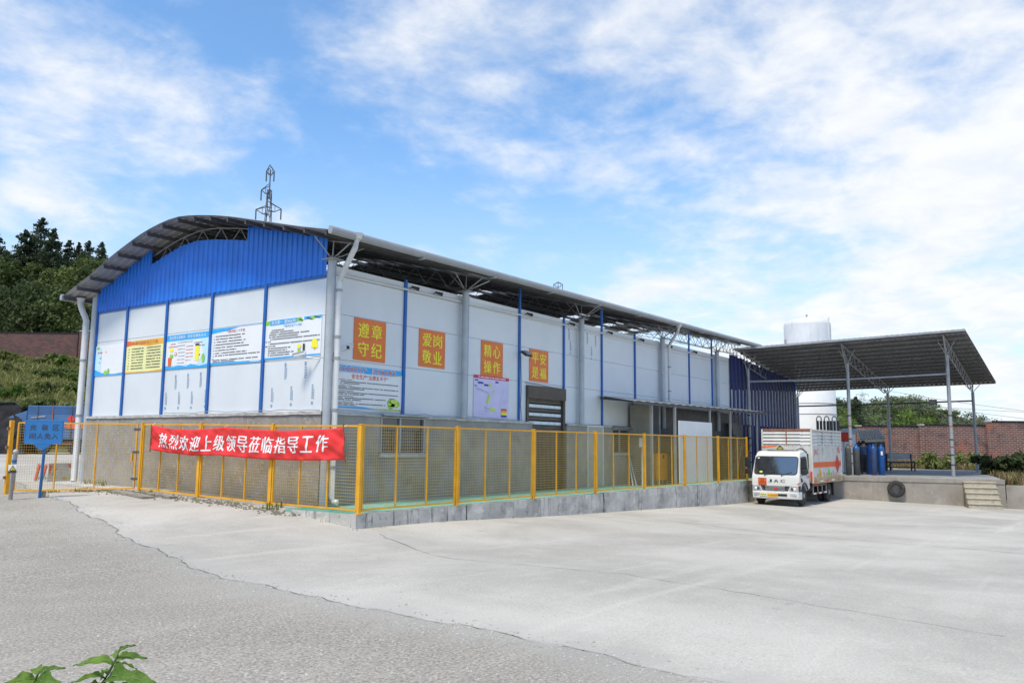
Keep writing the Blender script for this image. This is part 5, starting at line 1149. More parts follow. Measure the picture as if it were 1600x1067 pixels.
def fplate(name, pts, o, th, mat, parent):
    k = len(pts); mm = MB(); mm.add(fpoly(pts, o-th)+fpoly(pts, o), [tuple(range(k))[::-1], tuple(range(k, 2*k))]+[(i,(i+1)%k,k+(i+1)%k,k+i) for i in range(k)]); return mm.build(name, mat, parent)
fplate('windscreen_seal', rr(-.90,.90,1.27,2.03,.13), .012, .02, 'black', cabo)
wsc = fplate('windscreen', rr(-.865,.865,1.305,1.995,.11), .020, .006, 'windscreen', tr)
for a in (.28, -.42): MB().tube([front(a,1.25,.03), front(a+.42,1.40,.035)], .009, 5).tube([front(a-.02,1.235,.02), front(a,1.25,.03)], .02, 6).build('wiper','black',tr)
m = MB(); random.seed(3)
for _ in range(16): a = random.uniform(-.5,.75); x = random.uniform(.40,.52); m.box(x,x+.07,a,a+.1,1.27,1.27+random.uniform(.03,.12))
m.build('dashboard_clutter','paper',tr)
fplate('inspection_sticker',[(-.80,1.93),(-.72,1.93),(-.72,1.97),(-.80,1.97)],.023,.002,'white',wsc); fplate('round_sticker',disc(-.60,1.38,.07,.04,12),.023,.002,'limeink',wsc)
# lettering and placard. local +Y is the truck's left = right-hand side of the picture, so text runs along +Y... mirrored when seen from the front
FT = lambda u, v: front(u, v, .022)
m = MB()
for ch, c in (('J',-.22),('A',.05),('C',.32)): put_text(m, ch, FT, c-.095, c+.095, .97, 1.085, .02)
m.build('maker_lettering','ink',tr,fixn=False)
pc = fplate('hazard_placard', rr(-.70,-.35,.83,1.13,.015,1), .022, .014, 'orangepaint', tr)
m = MB(); FT2 = lambda u, v: front(u, v, .026); put_text(m,'25',FT2,-.60,-.45,.995,1.095,.012); put_text(m,'1073',FT2,-.66,-.39,.855,.955,.01); 
for z0, z1 in ((.835,.845),(.97,.98),(1.115,1.125)): m.add([FT2(-.695,z0),FT2(-.355,z0),FT2(-.355,z1),FT2(-.695,z1)], [(0,1,2,3)])
m.build('placard_text','ink',pc,fixn=False)
# grille, headlights, bumper
gr = fplate('grille', [(-.52,.63),(.52,.63),(.60,.82),(-.60,.82)], .02, .02, 'black', tr)
for z in (.655,.705,.755,.795): fplate('grille_bar', [(-.40,z),(.40,z),(.41,z+.022),(-.41,z+.022)], .038, .02, 'chrome', gr)
for s in (-1, 1): fplate('grille_cheek', [(s*.44,.65),(s*.50,.65),(s*.575,.80),(s*.52,.80)], .03, .012, 'steel_dark', gr)
fplate('emblem', disc(.02,.70,.085,.055,6), .052, .014, 'redpaint', tr)
for s in (-1, 1):
    hl = fplate('headlight', [(s*.56,.60),(s*.93,.60),(s*.95,.82),(s*.64,.83)], .022, .03, 'chrome', tr)
    for c in (.70,.80): m = MB(); m.lathe([(.055,.0),(.06,.012),(.04,.02),(.0,.022)], (.755,s*c,.70), 12, axis='x'); m.build('lamp_lens','glass' if c == .7 else 'white',hl,smooth=True)
    MB().box(.56,.757,s*.955,s*.997,.60,.84).build('corner_lens','black',hl,bevel=.01)
    m = MB(); 
    if s > 0: m.add([front(.58,.87,.018),front(.90,.90,.018),front(.97,.97,.014),(.58,.995,1.01),(.50,.997,.99),(.60,.995,.93),front(.975,.90,.014)], [(0,1,6),(1,2,6),(2,3,4),(2,4,5),(2,5,6)]); m.build('red_corner_decal','redpaint',tr,fixn=False)
bp_ = MB(); pr2 = [(-1.0,.30),(1.0,.30),(1.02,.44),(1.01,.585),(-1.01,.585),(-1.02,.44)]
vs = []; secs = [(-1.0,.60),(-.93,.76),(-.6,.80),(0,.81),(.6,.80),(.93,.76),(1.0,.60)]
for y, x in secs: vs += [(x-.04,y,.29),(x,y,.33),(x+.01,y,.56),(x-.03,y,.59),(x-.18,y,.59),(x-.18,y,.29)]
bp_.add(vs, [(i*6+j,(i+1)*6+j,(i+1)*6+(j+1)%6,i*6+(j+1)%6) for i in range(6) for j in range(6)]+[(0,1,2,3,4,5),tuple(36+k for k in (5,4,3,2,1,0))])
bump = bp_.build('bumper','cab',tr,smooth=30)
MB().box(.79,.823,.06,.50,.41,.50).build('air_intake','black',bump)
for s in (-1, 1): MB().box(.755,.808,s*.62,s*.88,.42,.52).build('fog_lamp','chrome',bump,bevel=.015)
pl_ = MB().box(.815,.832,-.31,.13,.37,.50).build('number_plate','amber',tr,bevel=.004); m = MB(); put_text(m,'A·A695学',lambda u,v:(.8345,u,v),-.285,.105,.395,.475,.012); m.build('plate_text','ink',pl_,fixn=False)
pl2 = MB().box(.815,.830,-.62,-.33,.40,.52).build('yellow_notice_plate','paleyellow',tr,bevel=.004); m = MB(); put_text(m,'危险品',lambda u,v:(.8325,u,v),-.60,-.35,.425,.495,.02); m.build('plate_text','ink',pl2,fixn=False)
# side glass, doors, mirrors
for s in (-1, 1):
    def side(pts, o, th, name, mat, parent, sm=s):
        k = len(pts); mm = MB(); mm.add([(x, sm*(hwid(z)+o-th), z) for x, z in pts]+[(x, sm*(hwid(z)+o), z) for x, z in pts], [tuple(range(k))[::-1], tuple(range(k,2*k))]+[(i,(i+1)%k,k+(i+1)%k,k+i) for i in range(k)]); return mm.build(name, mat, parent)
    dr = side([(.60,1.0),(.62,1.22),(.34,2.02),(.22,2.10),(-.62,2.14),(-.72,2.08),(-.72,.72),(-.50,.68),(-.36,.92),(-.18,1.04),(.18,1.04),(.40,.90),(.52,.72),(.58,.72)], .010, .02, 'door','cab',tr)
    side([(.50,1.30),(.27,1.92),(.18,2.0),(-.52,2.03),(-.58,1.97),(-.58,1.30)], .018, .01, 'side_window','glass',dr)
    side([(.50,.98),(.55,1.18),(.30,1.10),(.22,1.0)], .014, .006, 'dark_trim','black',dr); MB().box(-.60,-.42,s*1.0,s*1.03,1.16,1.20).build('handle','black',dr,bevel=.008)
    mr = MB().tube([(.42,s*.97,1.98),(.62,s*1.16,2.02),(.64,s*1.18,1.30),(.56,s*.99,1.24)], .018, 6).build('mirror','black',tr); MB().box(.60,.70,s*1.06,s*1.28,1.56,1.98).build('mirror_head','black',mr,bevel=.03); MB().box(.60,.69,s*1.08,s*1.28,1.28,1.50).build('wide_mirror_head','black',mr,bevel=.03)
# roof sign, horns
m = MB(); m.prism([(-.24,2.28),(.24,2.28),(0,2.56)], lambda p, q: (-.10+.05*q, p[0], p[1]), 0, 1); rs = m.build('roof_warning_triangle','step',tr)
m = MB(); m.prism([(-.16,2.31),(.16,2.31),(0,2.50)], lambda p, q: (-.049+.003*q, p[0], p[1]), 0, 1); m.build('triangle_face','ink',rs); m = MB(); put_text(m,'危险',lambda u,v:(-.043,u,v),-.075,.075,2.33,2.40,.02); m.build('triangle_text','lemon',rs,fixn=False)
MB().bar((-.1,-.55,2.27),(-.1,.6,2.27),.05,.04).build('roof_bar','steel_dark',tr); MB().bar((-.62,-.95,2.40),(-.62,-.35,2.46),.09,.07).build('orange_beacon','orangepaint',tr,bevel=.01)
m = MB(); m.tube([(-.4,.55,2.26),(-.45,.7,2.36),(-.5,.85,2.30),(-.6,.95,2.18)], .025, 6); m.tube([(-.3,.60,2.26),(-.5,.78,2.40),(-.7,.9,2.2)], .014, 5); m.build('hose','black',tr,smooth=40)
MB().box(-.98,-.82,.45,.92,1.55,2.15).build('air_snorkel','black',tr,bevel=.03)
# chassis
MB().box(-5.6,.4,-.42,-.30,.48,.70).box(-5.6,.4,.30,.42,.48,.70).build('chassis_rail','steel_dark',tr); MB().box(-.1,.1,-.8,.8,.36,.46).box(-3.95,-3.75,-.8,.8,.36,.46).build('axle','steel_dark',tr); MB().box(-.75,.35,-.7,.7,.45,.9).build('engine_bay','black',tr)
def wheel(x, y, s, dual=False):
    t = MB(); ww = .105
    t.lathe([(.26,-ww),(.36,-ww-.005),(.405,-ww*.8),(.425,-ww*.5),(.425,ww*.5),(.405,ww*.8),(.36,ww+.005),(.26,ww)], (x,y,.425), 28, axis='y'); w = t.build('wheel','rubber',tr,smooth=40)
    h = MB(); f = y+s*(ww-.02); h.lathe([(.27,0),(.25,-s*.02),(.20,-s*.05),(.12,-s*.03),(.10,s*.03),(0,s*.035)], (x,f,.425), 20, axis='y'); rim = h.build('rim','steel',w,smooth=40)
    b = MB()
    for k in range(6): a = k*math.pi/3; b.lathe([(.018,0),(.018,s*.02),(0,s*.022)], (x+.155*math.cos(a), f-s*.035, .425+.155*math.sin(a)), 6, axis='y')
    b.build('wheel_nuts','rust',rim)
for s in (-1, 1): wheel(0, s*.84, s); wheel(-3.85, s*.86, s); wheel(-3.85, s*.62, -s)
for s in (-1, 1): MB().tube([(-.0+.54*math.cos(t), s*.97, .425+.53*math.sin(t)) for t in np.linspace(R(170), R(15), 10)], .03, 6).build('wheel_arch_lip','black',tr)
for s in (-1, 1):
    g = MB().bar((-1.05,s*1.02,.80),(-3.2,s*1.02,.80),.03,.07).bar((-1.05,s*1.02,.46),(-3.2,s*1.02,.46),.03,.07).build('side_guard','rust',tr)
    for x in (-1.1,-1.8,-2.5,-3.15): MB().bar((x,s*1.02,.43),(x,s*1.02,.95),.05,.03).build('guard_upright','steel',g)
    for k in range(5): 
        if k % 2 == 0: MB().box(-1.1-k*.42,-1.1-k*.42-.4,s*1.035,s*1.038,.43,.49).build('white_tape','white',g)
MB().box(-1.7,-1.0,-.9,-.45,.50,.95).build('fuel_tank','steel_dark',tr,bevel=.03); MB().box(-4.5,-4.47,-1.0,-.5,.25,.85).box(-4.5,-4.47,.5,1.0,.25,.85).build('mud_flap','black',tr)
# box body
BX0, BX1, BH, BZ0, BZ1 = -.98, -5.85, 1.075, .92, 3.18
bx = MB().box(BX1,BX0,-BH+.04,BH-.04,BZ0,BZ0+.10).build('cargo_box','box_dirty',tr)
fwl = MB().box(BX0-.04,BX0,-BH+.05,BH-.05,BZ0+.1,2.52).build('front_panel','box',bx)
for k in range(4):
    z = 2.55+k*.145
    for y0, y1 in ((-BH+.06,-.02),(.02,BH-.06)):
        m = MB(); m.add([(BX0+.03,y0,z),(BX0+.03,y1,z),(BX0-.03,y1,z+.13),(BX0-.03,y0,z+.13),(BX0-.05,y0,z+.0),(BX0-.05,y1,z)], [(0,1,2,3),(0,4,5,1)]); m.build('louvre_slat','box',bx,fixn=False)
MB().box(BX0-.02,BX0+.045,-.02,.02,2.52,3.12).build('louvre_post','rust',bx)
m = MB()
for y in np.linspace(-.95,.95,12): m.lathe([(.018,0),(.012,.012),(0,.014)], (BX0+.0,y,2.47), 6, axis='x')
m.build('rivet_row','rust',bx)
for s in (-1, 1):
    for x in (BX0, BX1+.06): MB().box(x-.06,x+.035,s*(BH-.06),s*(BH+.015),BZ0-.02,BZ1).build('corner_post','box' if s > 0 or x == BX0 else 'steel',bx,bevel=.008)
    MB().box(BX1,BX0,s*(BH-.04),s*(BH+.012),BZ1-.07,BZ1-.002).build('top_rail','box',bx,bevel=.008); MB().box(BX1,BX0,s*(BH-.05),s*(BH+.018),BZ0-.05,BZ0+.22).build('lower_rail','box_dirty',bx,bevel=.01)
    xs = np.linspace(BX0-.065, BX1+.065, 4); 
    for k in range(3):
        a, b = xs[k]-.012, xs[k+1]+.012; MB().box(b,a,s*(BH-.03),s*BH,BZ0+.225,2.50).build('side_panel','box',bx,bevel=.006)
        for q in range(4):
            z = 2.52+q*.145; m = MB(); o = s*BH; m.add([(a,o+s*.015,z),(b,o+s*.015,z),(b,o-s*.04,z+.135),(a,o-s*.04,z+.135),(a,o-s*.04,z),(b,o-s*.04,z)], [(0,1,2,3),(0,4,5,1)]); m.build('louvre_slat','box',bx,fixn=False)
        if k: MB().box(xs[k]-.02,xs[k]+.02,s*(BH-.02),s*(BH+.022),2.50,BZ1-.07).build('louvre_post','steel',bx)
        for zz in (1.3, 2.3): MB().box(xs[k+1]-.05,xs[k+1]+.05,s*BH,s*(BH+.018),zz,zz+.06).build('hinge','steel',bx)
MB().box(BX0-.05,BX0+.03,-BH,BH,BZ1-.06,BZ1+.02).build('front_top_rail','rust',bx); MB().box(BX1+.01,BX1+.05,-BH+.06,BH-.06,BZ0+.1,2.3).build('tailgate','box',bx)
m = MB()
for k in range(6): x = BX0-.4-k*.85; m.box(x,x-.05,-BH+.05,BH-.05,BZ1-.05,BZ1-.01)
m.build('roof_bows','rust',bx)
# markings on the left side of the box (text runs towards the rear when seen from the left... from front to back)
SD_ = lambda o: (lambda u, v: (BX0-.08-u, BH+o, v))
mk = SD_(.0035); m = MB(); put_text(m,'JAC',mk,.12,.85,2.02,2.34,.03); m.build('maker_lettering','redink',bx,fixn=False)
m = MB(); m.add([mk(.03,1.55),mk(4.65,1.55),mk(4.65,1.78),mk(.03,1.78)], [(0,1,2,3)]); m.build('hazard_stripe','orangepaint',bx,fixn=False)
mk = SD_(.006); m = MB(); m.add([mk(3.5,1.66),mk(3.95,1.22),mk(4.4,1.66),mk(3.95,2.1)], [(0,1,2,3)]); m.build('hazard_diamond','redpaint',bx,fixn=False)
m = MB(); put_text(m,'氧',mk,3.95,4.5,2.15,2.45,.02); m.build('side_character','redink',bx,fixn=False)
m = MB(); m.add([mk(.75,1.25),mk(1.0,.98),mk(1.25,1.25),mk(1.0,1.52)], [(0,1,2,3)]); m.build('yellow_diamond','amber',bx,fixn=False)
m = MB(); m.add([mk(2.2,1.25),mk(2.45,.98),mk(2.7,1.25),mk(2.45,1.52)], [(0,1,2,3)]); m.build('green_diamond','greenink',bx,fixn=False); m = MB()
for u in (.55,.95,1.6,2.0,2.4,2.8,3.2,3.6): put_text(m,'危',mk,u,u+.16,BZ0+.24,BZ0+.38,.02)
m.build('small_print','redink',bx,fixn=False)
for k in range(5):
    x = -1.05-k*.95; MB().box(x,x-.45,BH+.018,BH+.022,BZ0+.02,BZ0+.07).build('reflector_tape','redpaint' if k%2==0 else 'white',bx)
MB().box(BX0-.01,BX0+.10,.98,1.06,1.0,1.40).build('red_extinguisher_case','redpaint',bx,bevel=.02)

# ------------------------------------------------------------------ blue box lorry on the left behind the gate
random.seed(11)
lp = at(71,709,52); dirL = Vector((-RT.x,-RT.y,0)).normalized()
lr = thing('blue_box_lorry','faded blue box lorry parked on the road behind the gate','lorry',(lp.x,lp.y,gz(lp.x,lp.y)),rotz=math.atan2(dirL.y,dirL.x))
# local +X forward (picture left), +Y = its left = towards the camera
m = MB().box(-4.2,.70,-1.1,1.1,.95,3.02); lbx = m.build('cargo_box','lorry_blue',lr,bevel=.02)
for z in (2.55,2.68,2.81,2.93): MB().box(-4.2,.70,1.1,1.13,z,z+.05).build('top_rib','lorry_blue',lbx)
for x in (-3.3,-2.1,-.9,.05): MB().box(x-.03,x+.03,1.1,1.15,.95,3.0).build('door_post','rust' if x == -.9 else 'steel_dark',lbx)
m = MB(); m.add([(-1.8,1.137,2.2),(-2.08,1.137,1.92),(-2.36,1.137,2.2),(-2.08,1.137,2.48)], [(0,1,2,3)]); m.build('hazard_diamond','redpaint',lbx,fixn=False)
m = MB(); m.add([(-1.62,1.137,1.72),(-1.95,1.137,1.90),(-3.4,1.137,1.90),(-3.4,1.137,1.60),(-1.95,1.137,1.60)], [(0,1,2,3,4)]); m.build('orange_arrow','orangepaint',lbx,fixn=False)
m = MB(); m.add([(-.98,1.134,1.76),(-1.5,1.134,1.76),(-1.5,1.134,1.60),(-.98,1.134,1.60)], [(0,1,2,3)]); m.build('white_stripe','greyink',lbx,fixn=False); m = MB(); m.add([(.45,1.134,2.30),(-.45,1.134,2.42),(-.45,1.134,2.30),(.45,1.134,2.22)], [(0,1,2,3)]); m.build('faded_lettering','greyink',lbx,fixn=False)
cb2 = [(.78,.60),(2.35,.60),(2.38,1.25),(2.20,1.55),(1.95,2.25),(1.75,2.38),(.78,2.70)]
m = MB(); m.prism(cb2, lambda p, s: (p[0], -1.02+2.04*s, p[1]), 0, 1); m.build('cab','lorry_blue',lr,bevel=.05)
MB().add([(1.05,1.024,1.5),(2.1,1.024,1.5),(1.86,1.024,2.15),(1.05,1.024,2.2)],[(0,1,2,3)]).build('side_window','glass',lr,fixn=False); MB().box(2.36,2.45,-1.0,1.0,.45,.75).build('bumper','steel_dark',lr,bevel=.02)
MB().box(-4.2,2.1,-.4,.4,.55,.94).build('chassis','steel_dark',lr); MB().box(-2.2,.4,.75,1.05,.60,.70).build('side_guard','rust',lr); MB().box(-.4,.3,.6,1.0,.5,.92).build('fuel_tank','steel_dark',lr,bevel=.03)
for x in (1.55,-.35,-3.2,-2.35):
    for s in (-1, 1):
        if x == -.35 and s < 0: continue
        t = MB(); t.lathe([(.27,-.13),(.42,-.13),(.47,-.08),(.47,.08),(.42,.13),(.27,.13)], (x,s*.90,.47), 24, axis='y'); w = t.build('wheel','rubber',lr,smooth=40); h = MB(); h.lathe([(.27,0),(.18,-s*.05),(.08,s*.02),(0,s*.02)], (x,s*(.90+.10),.47), 16, axis='y'); h.build('rim','rust',w,smooth=40)

# ------------------------------------------------------------------ hillside on the left
def at_d(px, d, z): r = ray(px, 684); h = Vector((r.x, r.y, 0)); p = CAM+h*d; return Vector((p.x, p.y, z))
HD = [50, 55, 58, 61, 65, 69, 73.5, 75.5, 77, 80, 88, 100, 120, 150, 200]; HZ = [-.5, .2, 1.2, 2.6, 4.6, 6.7, 8.9, 9.3, 10.2, 11.2, 13.4, 16, 19, 21, 20]
hpx = list(range(-900, 330, 30)); random.seed(5)
def hillz(px, d):
    z = float(np.interp(d, HD, HZ)); f = np.interp(px, [-900, 100, 150, 330], [1, 1, .95, .55]); return z*f+.35*math.sin(px*.02+d*.3)*(d > 57)
m = MB(); vs = [at_d(px, d, hillz(px, d)) for px in hpx for d in HD]; nd = len(HD)
m.add(vs, [(i*nd+j,(i+1)*nd+j,(i+1)*nd+j+1,i*nd+j+1) for i in range(len(hpx)-1) for j in range(nd-1)]); m.build('hillside','soil',kind='structure',fixn=False,smooth=True)
# brick wall along the hillside, with UVs in metres
def brickwall(name, mat, segs, label, cat, th=.3, loc=None, cap=True, group=None):
    t = thing(name, label, cat, loc, group=group)
    for (a, b, z0, z1, zt) in segs:
        L = math.dist(a[:2], b[:2]); d = Vector((b[0]-a[0], b[1]-a[1], 0)).normalized(); n = Vector((-d.y, d.x, 0)); n = n if n.dot(CAM-Vector((a[0],a[1],0))) > 0 else -n
        m = MB(); A = [Vector((*a[:2],0)), Vector((*b[:2],0))]
        f = [A[0]+n*th/2, A[1]+n*th/2, A[1]-n*th/2, A[0]-n*th/2]
        m.add([v+Vector((0,0,z0)) for v in f]+[v+Vector((0,0,z1)) for v in f], [(0,1,5,4),(2,3,7,6),(1,2,6,5),(3,0,4,7),(4,5,6,7)])
        u0 = random.random(); m.uv = [(u0,z0),(u0+L,z0),(u0+L,z1),(u0,z1)]*2+[(0,z0),(th,z0),(th,z1),(0,z1)]*2+[(0,0),(L,0),(L,th),(0,th)]
        o = m.build('brick_panel', mat, t, fixn=False)
        if cap:
            c = MB(); g = [A[0]+n*(th/2+.05), A[1]+n*(th/2+.05), A[1]-n*(th/2+.05), A[0]-n*(th/2+.05)]
            c.add([v+Vector((0,0,z1+.002)) for v in g]+[v+Vector((0,0,z1+.09)) for v in g], [(0,1,5,4),(2,3,7,6),(1,2,6,5),(3,0,4,7),(4,5,6,7),(3,2,1,0)]); c.build('coping', 'tar' if zt else 'ledge', o)
    return t
def wpt(px, d): p = at_d(px, d, 0); return (p.x, p.y)
segs = [(wpt(a,75), wpt(b-1,75), 8.4, z, 1) for a, b, z in ((-420,-200,11.75),(-200,-50,11.7),(-50,112,11.6))]+[(wpt(113,74.6), wpt(190,74.6), 8.4, 11.75, 0)]
brickwall('hillside_brick_wall','brick_dark',segs,'long dark red brick wall halfway up the hillside on the left','wall',loc=(*wpt(50,75),8.4))
# dark block wall left of the lorry
a = at(-60,700,49); m = MB(); ww = []
def DK(u, v): 
    px = -120+158*u-(14*v*v if u > .9 else 0); p = at_d(px, 50+1.5*v, .3+3.85*v*(1-.02*u)); return p+Vector((random.uniform(-.12,.12),random.uniform(-.12,.12),random.uniform(-.06,.06)))
m.grid(DK, 16, 9)
dk2 = m.build('dark_retaining_wall','tar',label='dark stained retaining wall at the far left edge behind the gate',cat='retaining wall'); md = dk2.modifiers.new('thick','SOLIDIFY'); md.thickness = 2.2; md.offset = -1
for side in (0,):
    c = MB(); c.bar(at_d(-120,51.5,4.20), at_d(22,51.5,4.12), .4, .05); c.build('coping','steel_dark',dk2)

# ------------------------------------------------------------------ trees
def leafquads(mb, c, r, n, s, rnd_, flat=.75, m=0):
    for _ in range(n):
        d = Vector((rnd_.gauss(0,1), rnd_.gauss(0,1), rnd_.gauss(0,1)*flat)).normalized(); rad = r*(rnd_.random()**.45)
        p = Vector(c)+Vector((d.x*rad, d.y*rad, d.z*rad*flat)); nrm = (d+Vector((rnd_.gauss(0,.6), rnd_.gauss(0,.6), rnd_.gauss(.35,.6)))).normalized()
        t = nrm.cross(Vector((rnd_.random()-.5, rnd_.random()-.5, rnd_.random()-.5))).normalized(); b = nrm.cross(t); a = s*rnd_.uniform(.6,1.25); q = a*rnd_.uniform(.45,.8)
        mb.add([p-t*a, p-b*q*.7+t*a*.1, p+t*a, p+b*q*.7+t*a*.1], [(0,1,2,3)], m)
def trunk_mb(h, r, rnd_, limbs=5, lean=.1):
    m = MB(); top = Vector((rnd_.uniform(-lean,lean)*h, rnd_.uniform(-lean,lean)*h, h)); m.tube([Vector((0,0,-.8)), top*.35, top*.7, top], [r*1.25, r, r*.7, r*.25], 8)
    for k in range(limbs):
        t = rnd_.uniform(.45,.9); p = top*t; a = rnd_.uniform(0,6.28); l = h*rnd_.uniform(.25,.45); q = p+Vector((math.cos(a)*l*.8, math.sin(a)*l*.8, l*.6)); m.tube([p, (p+q)/2+Vector((0,0,l*.08)), q], [r*.5, r*.32, r*.1], 6)
    return m
def make_broad(seed, h, cr, mat, n=3800, leaf=.22, label='', group=None, clumps=34):
    r = random.Random(seed); t = thing('broadleaf_tree', label, 'tree', (0,0,0), group=group, local=True)
    trunk_mb(h*.72, h*.022, r, 6).build('trunk','bark',t,smooth=50)
    m = MB(); per = n//clumps
    for k in range(clumps):
        a = r.uniform(0,6.28); z = r.uniform(.32,1.0); w = math.sqrt(max(.05,1-((z-.60)/.46)**2))*cr; rad = w*math.sqrt(r.random())*.86
        leafquads(m, (math.cos(a)*rad, math.sin(a)*rad, h*z-cr*.2), cr*r.uniform(.24,.42), per, leaf, r)
    m.build('crown', mat, t, fixn=False); return t
def make_conifer(seed, h, cr, mat, label='', group=None, n=4200, leaf=.24):
    r = random.Random(seed); t = thing('conifer_tree', label, 'tree', (0,0,0), group=group, local=True)
    MB().tube([(0,0,-.8),(0,0,h*.5),(0,0,h)], [h*.022,h*.014,.02], 8).build('trunk','bark',t,smooth=50)
    m = MB(); tiers = 24
    for k in range(tiers):
        f = k/(tiers-1); z = h*(.18+.82*f); w = cr*(1-f)**.8*(r.uniform(.55,1.15))+.15
        for q in range(max(3, int(9*(1-f)+3))):
            a = r.uniform(0,6.28); cnt = int(n/tiers/8); 
            for e in range(3):
                rr_ = w*(e+1)/3; leafquads(m, (math.cos(a)*rr_, math.sin(a)*rr_, z-rr_*.12+r.uniform(-.15,.25)), .24*w+.16, max(4, cnt//3), leaf, r, .8)
    m.build('crown', mat, t, fixn=False); return t
random.seed(21)
protoC = [make_conifer(s, 12, 3.3+.5*s, 'leaf_con', n=6500) for s in (0,1,2)]
protoB = [make_broad(10, 9, 3.6, 'leaf_broad'), make_broad(11, 8, 3.8, 'leaf_dark'), make_broad(12, 10, 3.5, 'leaf_broad'), make_broad(13, 7.5, 3.9, 'leaf_grey'), make_broad(14, 8, 3.5, 'leaf_lime', 2200)]
used = set()
def place(proto, p, label, group, sc=1.0, rot=None):
    rot = random.uniform(0,6.28) if rot is None else rot
    s = (sc*random.uniform(.92,1.08), sc*random.uniform(.92,1.08), sc)
    if proto not in used:
        used.add(proto); o = proto; o.location = p; o.rotation_euler = (0,0,rot); o.scale = s; o['label'] = label
    else: o = dup(proto, p, rot, label, s)
    o['group'] = group; return o
# conifers on the skyline, left to right: (px, top y, depth, proto, label)
con = [(-34,350,92,0,'tall dark conifer at the left edge of the skyline'),(12,352,94,1,'dark conifer just left of the tallest one on the hill'),(38,332,96,2,'tallest dark conifer on the left skyline'),(57,350,93,0,'dark conifer leaning against the right side of the tallest one'),(84,368,98,1,'broad dark conifer between the tallest group and the thin ones'),(101,372,104,0,'thin small conifer, leftmost of three on the ridge'),(116,369,104,2,'thin small conifer, middle of three on the ridge'),(137,371,100,0,'thin small conifer nearest the warehouse roof'),(-80,340,96,2,'tall conifer outside the left edge')]
for px, ty_, d, k, lab in con:
    if px < -60: continue
    zt = at(px, ty_, d).z; h = random.uniform(10.5,12.5) if px < 70 else random.uniform(8,9); zb = zt-h; place(protoC[k], tuple(at_d(px, d, zb)), lab, 'conifers on the left skyline', h/12)
ROWN = ('lowest', 'second', 'third', 'topmost'); ORD = ('first','second','third','fourth','fifth','sixth','seventh','eighth','ninth','tenth','eleventh','twelfth')
for row, (d, y0, jit) in enumerate(((84,470,10),(87,435,10),(92,405,10),(97,385,8))):
    seen = 0
    for px in range(-60, 200, 34 if row < 2 else 30):
        q = px+random.uniform(-8,8)+row*9; top = y0+random.uniform(-jit,jit)+(max(0,q-95)*.12 if row > 1 else 0)+(-10 if q < 40 else 0)
        if row == 3 and q > 140: top = 392+(q-140)*.5
        if q > 150 and row == 3: continue
        zt = at(q, top, d).z; h = random.uniform(8.2,10); k = random.choice((0,1,1,2,1)) if row < 2 else random.choice((0,2,0,1)); H0 = (9,8,10,7.5,8)[k]
        if q < -25: continue
        place(protoB[k], tuple(at_d(q, d, zt-h*1.0)), ('dark' if k == 1 else 'mid green')+' broadleaf tree in the left wood, '+ORD[seen]+' from the left in its '+ROWN[row]+' row', 'broadleaf trees in the wood on the left', h/H0); seen += 1
# shrubs and ground cover on the hillside
random.seed(33)
def make_shrub(seed, mat, n=900, r0=1.0, leaf=.16):
    r = random.Random(seed); t = thing('shrub','','shrub',(0,0,0),local=True); m = MB()
    for k in range(5): a = r.uniform(0,6.28); m.tube([(0,0,-.2),(math.cos(a)*.2,math.sin(a)*.2,.5),(math.cos(a)*.5,math.sin(a)*.5,.9)], [.03,.02,.01], 5)
    m.build('stem','bark',t); m = MB()
    for k in range(12): a = r.uniform(0,6.28); q = r0*math.sqrt(r.random())*.8; leafquads(m, (math.cos(a)*q, math.sin(a)*q, r.uniform(.25,1.0)*r0), r0*r.uniform(.25,.42), n//12, leaf, r)
    m.build('foliage', mat, t, fixn=False); return t
protoS = [make_shrub(1,'leaf_shrub'), make_shrub(2,'leaf_broad'), make_shrub(3,'leaf_lime',700), make_shrub(4,'leaf_dark')]
SC = ('olive green','mid green','bright green','dark green')
for row, (d, rn) in enumerate(((59.5,'at the foot of the slope behind the lorry'),(62.5,'low on the slope'),(66,'halfway up the slope'),(69.5,'high on the slope'),(72.8,'just below the hillside brick wall'))):
    for i in range(9):
        px = -40+i*23+random.uniform(-9,9)+row*5; dd_ = d+random.uniform(-.8,.8); k = random.choice((0,0,0,1,2,2)); sc = random.uniform(.6,1.25)
        if px < 34 and row == 0: continue
        place(protoS[k], tuple(at_d(px,dd_,hillz(px,dd_)-.15)), SC[k]+' shrub '+rn+', '+ORD[i]+' from the left', 'shrubs on the hillside slope', sc)
for i in range(12):
    px = -20+i*13; d = random.choice((75.9,76.6)) ; k = random.choice((2,0,2,1)); place(protoS[k], tuple(at_d(px,d+.5,10.1+random.uniform(0,.5))), SC[k]+' shrub over the hillside brick wall, '+ORD[i]+' from the left', 'shrubs above the hillside wall', random.uniform(.8,1.3))
gm = MB()
for _ in range(15000):
    px = random.uniform(-80,180); d = random.uniform(57.5,74.5); p = at_d(px,d,hillz(px,d)-.02); tuft(gm, p.x, p.y, p.z, 3, random.uniform(.35,1.0), .3)
gm.build('hillside_undergrowth','grass_mid',kind='stuff',label='rough olive weeds and grass covering the slope on the left',org=(0,0,0),fixn=False)

